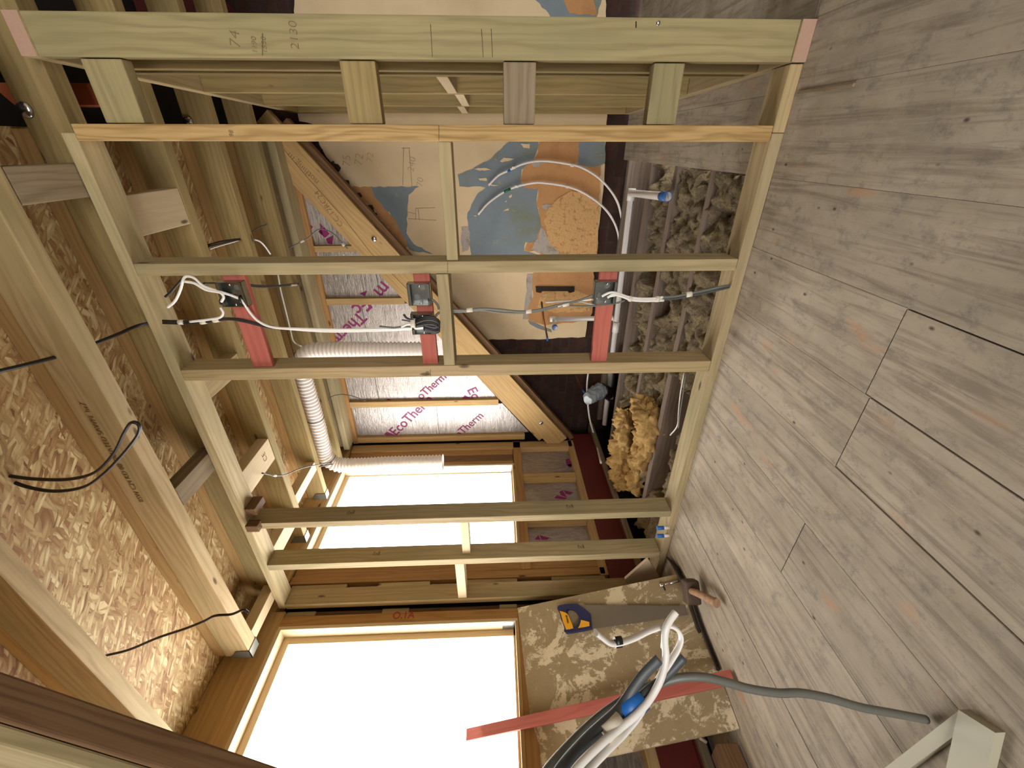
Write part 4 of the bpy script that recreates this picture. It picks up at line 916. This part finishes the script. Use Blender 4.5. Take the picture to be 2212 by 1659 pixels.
cable('cable', 'short black cable dangling beside the large window head', [([PY(x, y, .80) for x, y in ((229, 1416), (280, 1403), (340, 1378), (400, 1358), (440, 1342), (465, 1330), (500, 1327), (525, 1317), (532, 1320), (536, 1323))], .0038, 'black_cable')])
cable('cable', 'thin dark cable looped across the joists to the bend of the duct', [([PZ(x, y, 2.10) for x, y in ((566, 1022), (590, 1027), (615, 1026), (650, 1012), (690, 1003), (730, 996), (742, 990), (746, 995), (735, 999), (690, 1008))], .0035, 'black_cable')],
    tapes=[(PZ(588, 1027, 2.10), PZ(596, 1028, 2.10), .006, 'masking')])
cable('cable', 'dark cable pair through the joists at the top, white tape near its end', [([PZ(x, y, 2.12) for x, y in ((440, 612), (480, 612), (520, 613), (560, 617), (600, 617), (645, 612))], .004, 'black_cable'), ([PZ(x, y, 2.12) for x, y in ((520, 616), (560, 620), (600, 619), (645, 614))], .004, 'black_cable')],
    tapes=[(PZ(628, 616, 2.12), PZ(640, 615, 2.12), .007, 'masking')])
cable('cable', 'black and white wires crossing the ceiling gap near the roof opening', [([PZ(x, y, 2.17) for x, y in ((450, 529), (475, 522), (500, 518), (519, 516))], .004, 'black_cable'), ([PZ(x, y, 2.16) for x, y in ((450, 533), (475, 527), (500, 521), (519, 518))], .004, 'black_cable'), ([PZ(x, y, 2.16) for x, y in ((453, 538), (475, 531), (500, 524), (519, 518))], .003, 'white_cable')])
cable('cable', 'grey wire hanging in a loop before the smallest foil triangle', [([PY(x, y, 2.70) for x, y in ((571, 502), (576, 518), (588, 532), (606, 538), (622, 536), (645, 525), (668, 512), (685, 497), (702, 496), (722, 506), (738, 523), (748, 534), (751, 537))], .0036, 'grey_cable'), ([PZ(x, y, 2.20) for x, y in ((545, 500), (558, 492), (585, 481))], .0036, 'grey_cable')],
    tapes=[(PY(649, 523, 2.70), PY(657, 519, 2.70), .007, 'masking'), (PY(739, 526, 2.70), PY(744, 531, 2.70), .009, 'masking')])
cable('cable', 'short white cable dropping behind the second stud near the ceiling', [([PZ(x, y, 2.15) for x, y in ((549, 517), (562, 522), (573, 533), (584, 549))], .0045, 'white_cable')])
cable('cable', 'white cable lying along the second joist behind the partition', [([PZ(x, y, 2.155) for x, y in ((600, 590), (606, 625), (617, 670), (628, 715), (633, 735), (642, 744), (655, 749))], .0045, 'white_cable')])
cable('cable', 'thin wire sticking out between the duct and the foil cheek', [([PY(x, y, 2.68) for x, y in ((695, 872), (707, 868), (716, 857), (735, 852), (760, 855), (790, 866))], .0028, 'dark_grey_cable')])
cable('cable', 'pair of loose wires lying on the wool by the bottom plate', [([PZ(x, y, .015) for x, y in ((1478, 805), (1470, 850), (1466, 890), (1463, 920), (1448, 940))], .0035, 'white_cable'), ([PZ(x, y, .02) for x, y in ((1482, 805), (1476, 850), (1470, 890), (1466, 925))], .0035, 'grey_cable')])

# ================================================================== leaning mortar board and what is around it
br, bl = PZ(1474, 1238, .002), PZ(1597, 1573, .002); tr_, tl_ = PX(1118, 1313, -2.205), PX(1138, 1659, -2.20)
nb = ((tr_-br).cross(bl-br)).normalized()
if nb.x < 0: nb = -nb
tl_ = tl_-nb*((tl_-br).dot(nb)); 
mb = slab('leaning_board', [br, bl, tl_, tr_], -nb, .018, M['mortar']); tag(mb, 'large mortar-smeared board leaning under the big window', 'board')
def PB(x, y, off=0.0):
    d = ray(x, y); t = ((br+nb*off-EYE).dot(nb))/(d.dot(nb)); return EYE+d*t
def s5(l): return [(1180+x/5.53, 1200+y/5.53) for x, y in l]
sw = empty('hand_saw', PB(1240, 1340, .02), 'hand saw with blue and yellow handle leaning on the mortar-smeared board', 'saw')
slab('blade', [PB(x, y, .016) for x, y in s5([(385, 590), (800, 594), (1300, 598), (1665, 601), (1698, 708), (1200, 788), (550, 880), (500, 760)])], nb, .0012, M['blade'], sw)
hand_out = s5([(150, 640), (165, 615), (240, 601), (310, 596), (385, 594), (430, 622), (480, 655), (535, 705), (545, 800), (553, 885), (480, 902), (400, 918), (310, 932), (245, 938), (233, 925), (236, 885), (222, 840), (200, 790), (180, 710), (152, 660)])
hand_in = s5([(258, 668), (285, 655), (325, 662), (365, 690), (400, 738), (412, 768), (408, 800), (398, 835), (375, 862), (345, 872), (322, 862), (305, 805), (280, 745), (262, 700)])
slab('handle', [PB(x, y, .008) for x, y in hand_out], nb, .022, M['navy'], sw, holes=[[PB(x, y, .008) for x, y in hand_in]])
slab('yellow_grip', [PB(x, y, .0305) for x, y in s5([(160, 664), (200, 672), (240, 688), (265, 712), (285, 760), (308, 812), (325, 870), (285, 880), (238, 886), (220, 838), (200, 790), (180, 710)])], nb, .002, M['yellow'], sw)
slab('yellow_panel', [PB(x, y, .0305) for x, y in s5([(416, 770), (465, 782), (514, 795), (518, 842), (450, 856), (383, 866), (400, 835), (411, 800)])], nb, .002, M['yellow'], sw)
a, c = s5([(228, 716), (250, 808)]); u = PB(a[0]+6, a[1], .033)-PB(*a, .033)
textmesh('handle_lettering', 'IRWIN', PB(*a, .0330), PB(*c, .0330)-PB(*a, .0330), u, None, M['black'], sw, 0)
# crowbars along the foot of the board
def fz(l, z): return [PZ(x, y, z) for x, y in l]
cb = empty('crowbar', PZ(1500, 1320, .01), 'long dark crowbar with a curved claw, under the hammer at the foot of the board', 'crowbar')
tube('bar', fz([(1441, 1204), (1452, 1216), (1463, 1232), (1470, 1246), (1480, 1265), (1492, 1300), (1506, 1345), (1517, 1395), (1526, 1452)], .014), .011, M['iron'], cb, 8, 8, rfun=lambda t: .004+.010*min(1, t*4))
cb2 = empty('crowbar', PZ(1520, 1370, .01), 'second dark bar lying apart from the crowbar, running to the red batten', 'bar')
tube('bar', fz([(1497, 1300), (1512, 1345), (1533, 1400), (1552, 1447)], .010), .0090, M['iron'], cb2, 6, 8)
tube('tape_band', fz([(1502, 1315), (1505, 1325)], .010), .0085, M['blue_tape'], cb2, 0, 8)
# lump hammer
hm = empty('lump_hammer', PZ(1500, 1285, .0), 'rusty lump hammer resting on the crowbar, short wooden handle', 'hammer')
ha, hb = PZ(1490, 1252, .055), PZ(1496, 1304, .055)
hd = boxbm((hb-ha).length*1.02, .060, .060, .012, 3); x_, y_, z_ = frame(hb-ha, (0, 0, 1)); Mh = Matrix.Identity(4)
Mh.col[0] = (*x_, 0); Mh.col[1] = (*y_, 0); Mh.col[2] = (*z_, 0); Mh.col[3] = (*((ha+hb)/2), 1)
for f in hd.faces: f.smooth = True
obj('hammer_head', hd, M['rust_iron'], hm, Mh)
tube('handle', [PZ(1494, 1277, .066), PZ(1512, 1284, .060), PZ(1535, 1296, .040), PZ(1549, 1303, .030)], .0165, M['ash'], hm, 6, 16, rfun=lambda t: .013+.005*t)
bo = empty('anchor_bolt', PB(1445, 1262, .005), 'steel anchor bolt lying on the top right of the mortar board', 'bolt')
tube('shank', [PB(1430, 1264, .008), PB(1467, 1255, .008)], .0055, M['bolt_steel'], bo, 0, 12, rfun=lambda t: .0055)
tube('nut', [PB(1427, 1265, .008), PB(1434, 1263, .008)], .010, M['bolt_steel'], bo, 0, 6); tube('washer', [PB(1434, 1268, .006), PB(1437, 1275, .006)], .004, M['iron'], bo, 0, 8)
# leaning red batten
B0 = PZ(1584, 1462, .006); T1 = PB(1137, 1560, .030)
dvec = T1-B0; best = min((dvec*(k/100) for k in range(100, 150)), key=lambda q: abs((lambda p: 1106-F_PX*((p-EYE).dot(_U))/((p-EYE).dot(_F)))(B0+q)-1009))
tag(beam('red_batten', B0, B0+best, .046, .022, M['red_paint'], None, nb), 'long red batten leaning across the mortar board up to the window', 'batten')
# clutter below the left end of the board
tag(beam('timber_offcut', (-1.98, .30, .05), (-2.0, .66, .05), .09, .08, M['dark_pine']), 'dark brown timber offcut on the floor at the lower left of the board', 'offcut')
tag(beam('timber_offcut', PZ(1508, 1590, .06), PZ(1524, 1600, .03), .03, .012, M['ply']), 'small pale splinter of timber below the lower left corner of the board', 'offcut')
# wood sliver and strips on the floor
tag(beam('cover_strip', PZ(1724, 200, .003), PZ(1845, 183, .003), .008, .006, M['old_wood']), 'thin grey strip lying on a board joint beside the end post', 'strip')

# ================================================================== foreground cable bundle
cbn = empty('cable_bundle', PD(1365, 1530, .76), 'hanging bundle of grey and white cables bound with blue tape, in the foreground', 'cable bundle')
def d3(l): return [PD(x, y, d) for x, y, d in l]
vf = -_F
def strand(pts, r, mat, flat=1.0, fdir=None, n=8): return tube('sheath', d3(pts), r, M[mat], cbn, n, 12, flat, fdir)
px_u = _U
strand([(1225, 1700, .63), (1246, 1659, .65), (1300, 1605, .69), (1340, 1572, .72), (1375, 1543, .735), (1405, 1508, .75), (1428, 1465, .76), (1438, 1420, .77), (1436, 1385, .77), (1438, 1360, .77), (1447, 1340, .775), (1460, 1322, .78)], .0066, 'white_cable')
strand([(1246, 1708, .65), (1266, 1668, .67), (1312, 1618, .70), (1352, 1578, .73), (1383, 1540, .75), (1405, 1497, .765), (1430, 1455, .775), (1450, 1425, .785), (1466, 1398, .79), (1471, 1375, .79), (1460, 1357, .79), (1440, 1351, .79), (1405, 1361, .785), (1370, 1378, .78), (1340, 1388, .775), (1318, 1389, .77), (1302, 1378, .765), (1287, 1366, .76)], .0042, 'white_cable', 2.1, _F)
strand([(1190, 1700, .64), (1214, 1655, .665), (1262, 1600, .70), (1305, 1560, .725), (1345, 1522, .75), (1372, 1482, .76), (1395, 1453, .765), (1424, 1424, .77)], .0055, 'dark_grey_cable', 1.7, _U-_R*.2)
strand([(1200, 1702, .66), (1224, 1662, .68), (1277, 1604, .71), (1322, 1562, .735), (1362, 1526, .75), (1402, 1490, .765), (1440, 1460, .775), (1478, 1420, .78)], .0062, 'dark_grey_cable', 1.3, _U)
ge = tube('power_cable', [PD(1160, 1702, .66), PD(1186, 1659, .69), PD(1235, 1604, .735), PD(1290, 1552, .77), PD(1340, 1516, .79), PD(1380, 1492, .80), PD(1425, 1476, .80), PD(1470, 1464, .795), PD(1520, 1463, .795), PD(1570, 1474, .80), PD(1620, 1488, .805), PD(1680, 1497, .81), PD(1730, 1497, .82), PD(1790, 1508, .83), PD(1860, 1528, .84), PD(1930, 1541, .848), PZ(2000, 1554, .011)], .0078, M['grey_cable'], None, 8, 16)
tag(ge, 'thick single grey cable curving from the taped bundle down to the floorboards', 'cable')
tube('blue_tape_wrap', d3([(1347, 1549, .746), (1386, 1508, .762)]), .0215, M['blue_tape'], cbn, 0, 24, .75, _F)
tube('tape_wrap', d3([(1306, 1588, .712), (1338, 1556, .733)]), .0150, M['masking'], cbn, 0, 20, .8, _F)
tube('striped_tape', d3([(1328, 1388, .772), (1342, 1386, .775)]), .0100, M['black'], cbn, 0, 12, .8, _U)
tube('marker_sleeve', d3([(1437, 1378, .778), (1436, 1400, .779)]), .0078, M['lime'], cbn, 0, 12)
# white painted timber frame, lower right corner of the picture
wb = empty('timber_trestle', PZ(2100, 1600, .0), 'cream-painted timber trestle corner lying on the boards at the picture corner', 'trestle')
hh = .020
t1, t2 = PZ(2070, 1533, hh), PZ(2150, 1583, hh); g = (PZ(2132, 1660, hh)-t2); g = g.normalized()*.5
b = bmesh.new(); top = [t1, t2, t2+g, t1+g]; c = sum(top, Vector())/4
slab_bm([p-c for p in top], (0, 0, -1), hh-.001, None, b); obj('post', b, M['cream_paint'], wb, Matrix.Translation(c))
k1, k2, k3, k4 = PZ(2062, 1535, hh*.92), PZ(2048, 1580, hh*.92), PZ(2010, 1625, hh*.8), PZ(1905, 1658, hh*.8)
dv = (PZ(1905, 1658, .04)-PZ(2062, 1535, .04)); dv = dv.normalized()*.42; w_ = (PZ(2015, 1622, .04)-PZ(1990, 1592, .04))
top = [t1+Vector((0, 0, -.003)), t1+dv+Vector((0, 0, -.003)), t1+dv+w_*.9+Vector((0, 0, -.006)), t1+w_*.9+Vector((0, 0, -.006))]
b = bmesh.new(); c = sum(top, Vector())/4; slab_bm([p-c for p in top], (0, 0, -1), hh-.005, None, b); obj('side_rail', b, M['cream_paint'], wb, Matrix.Translation(c))
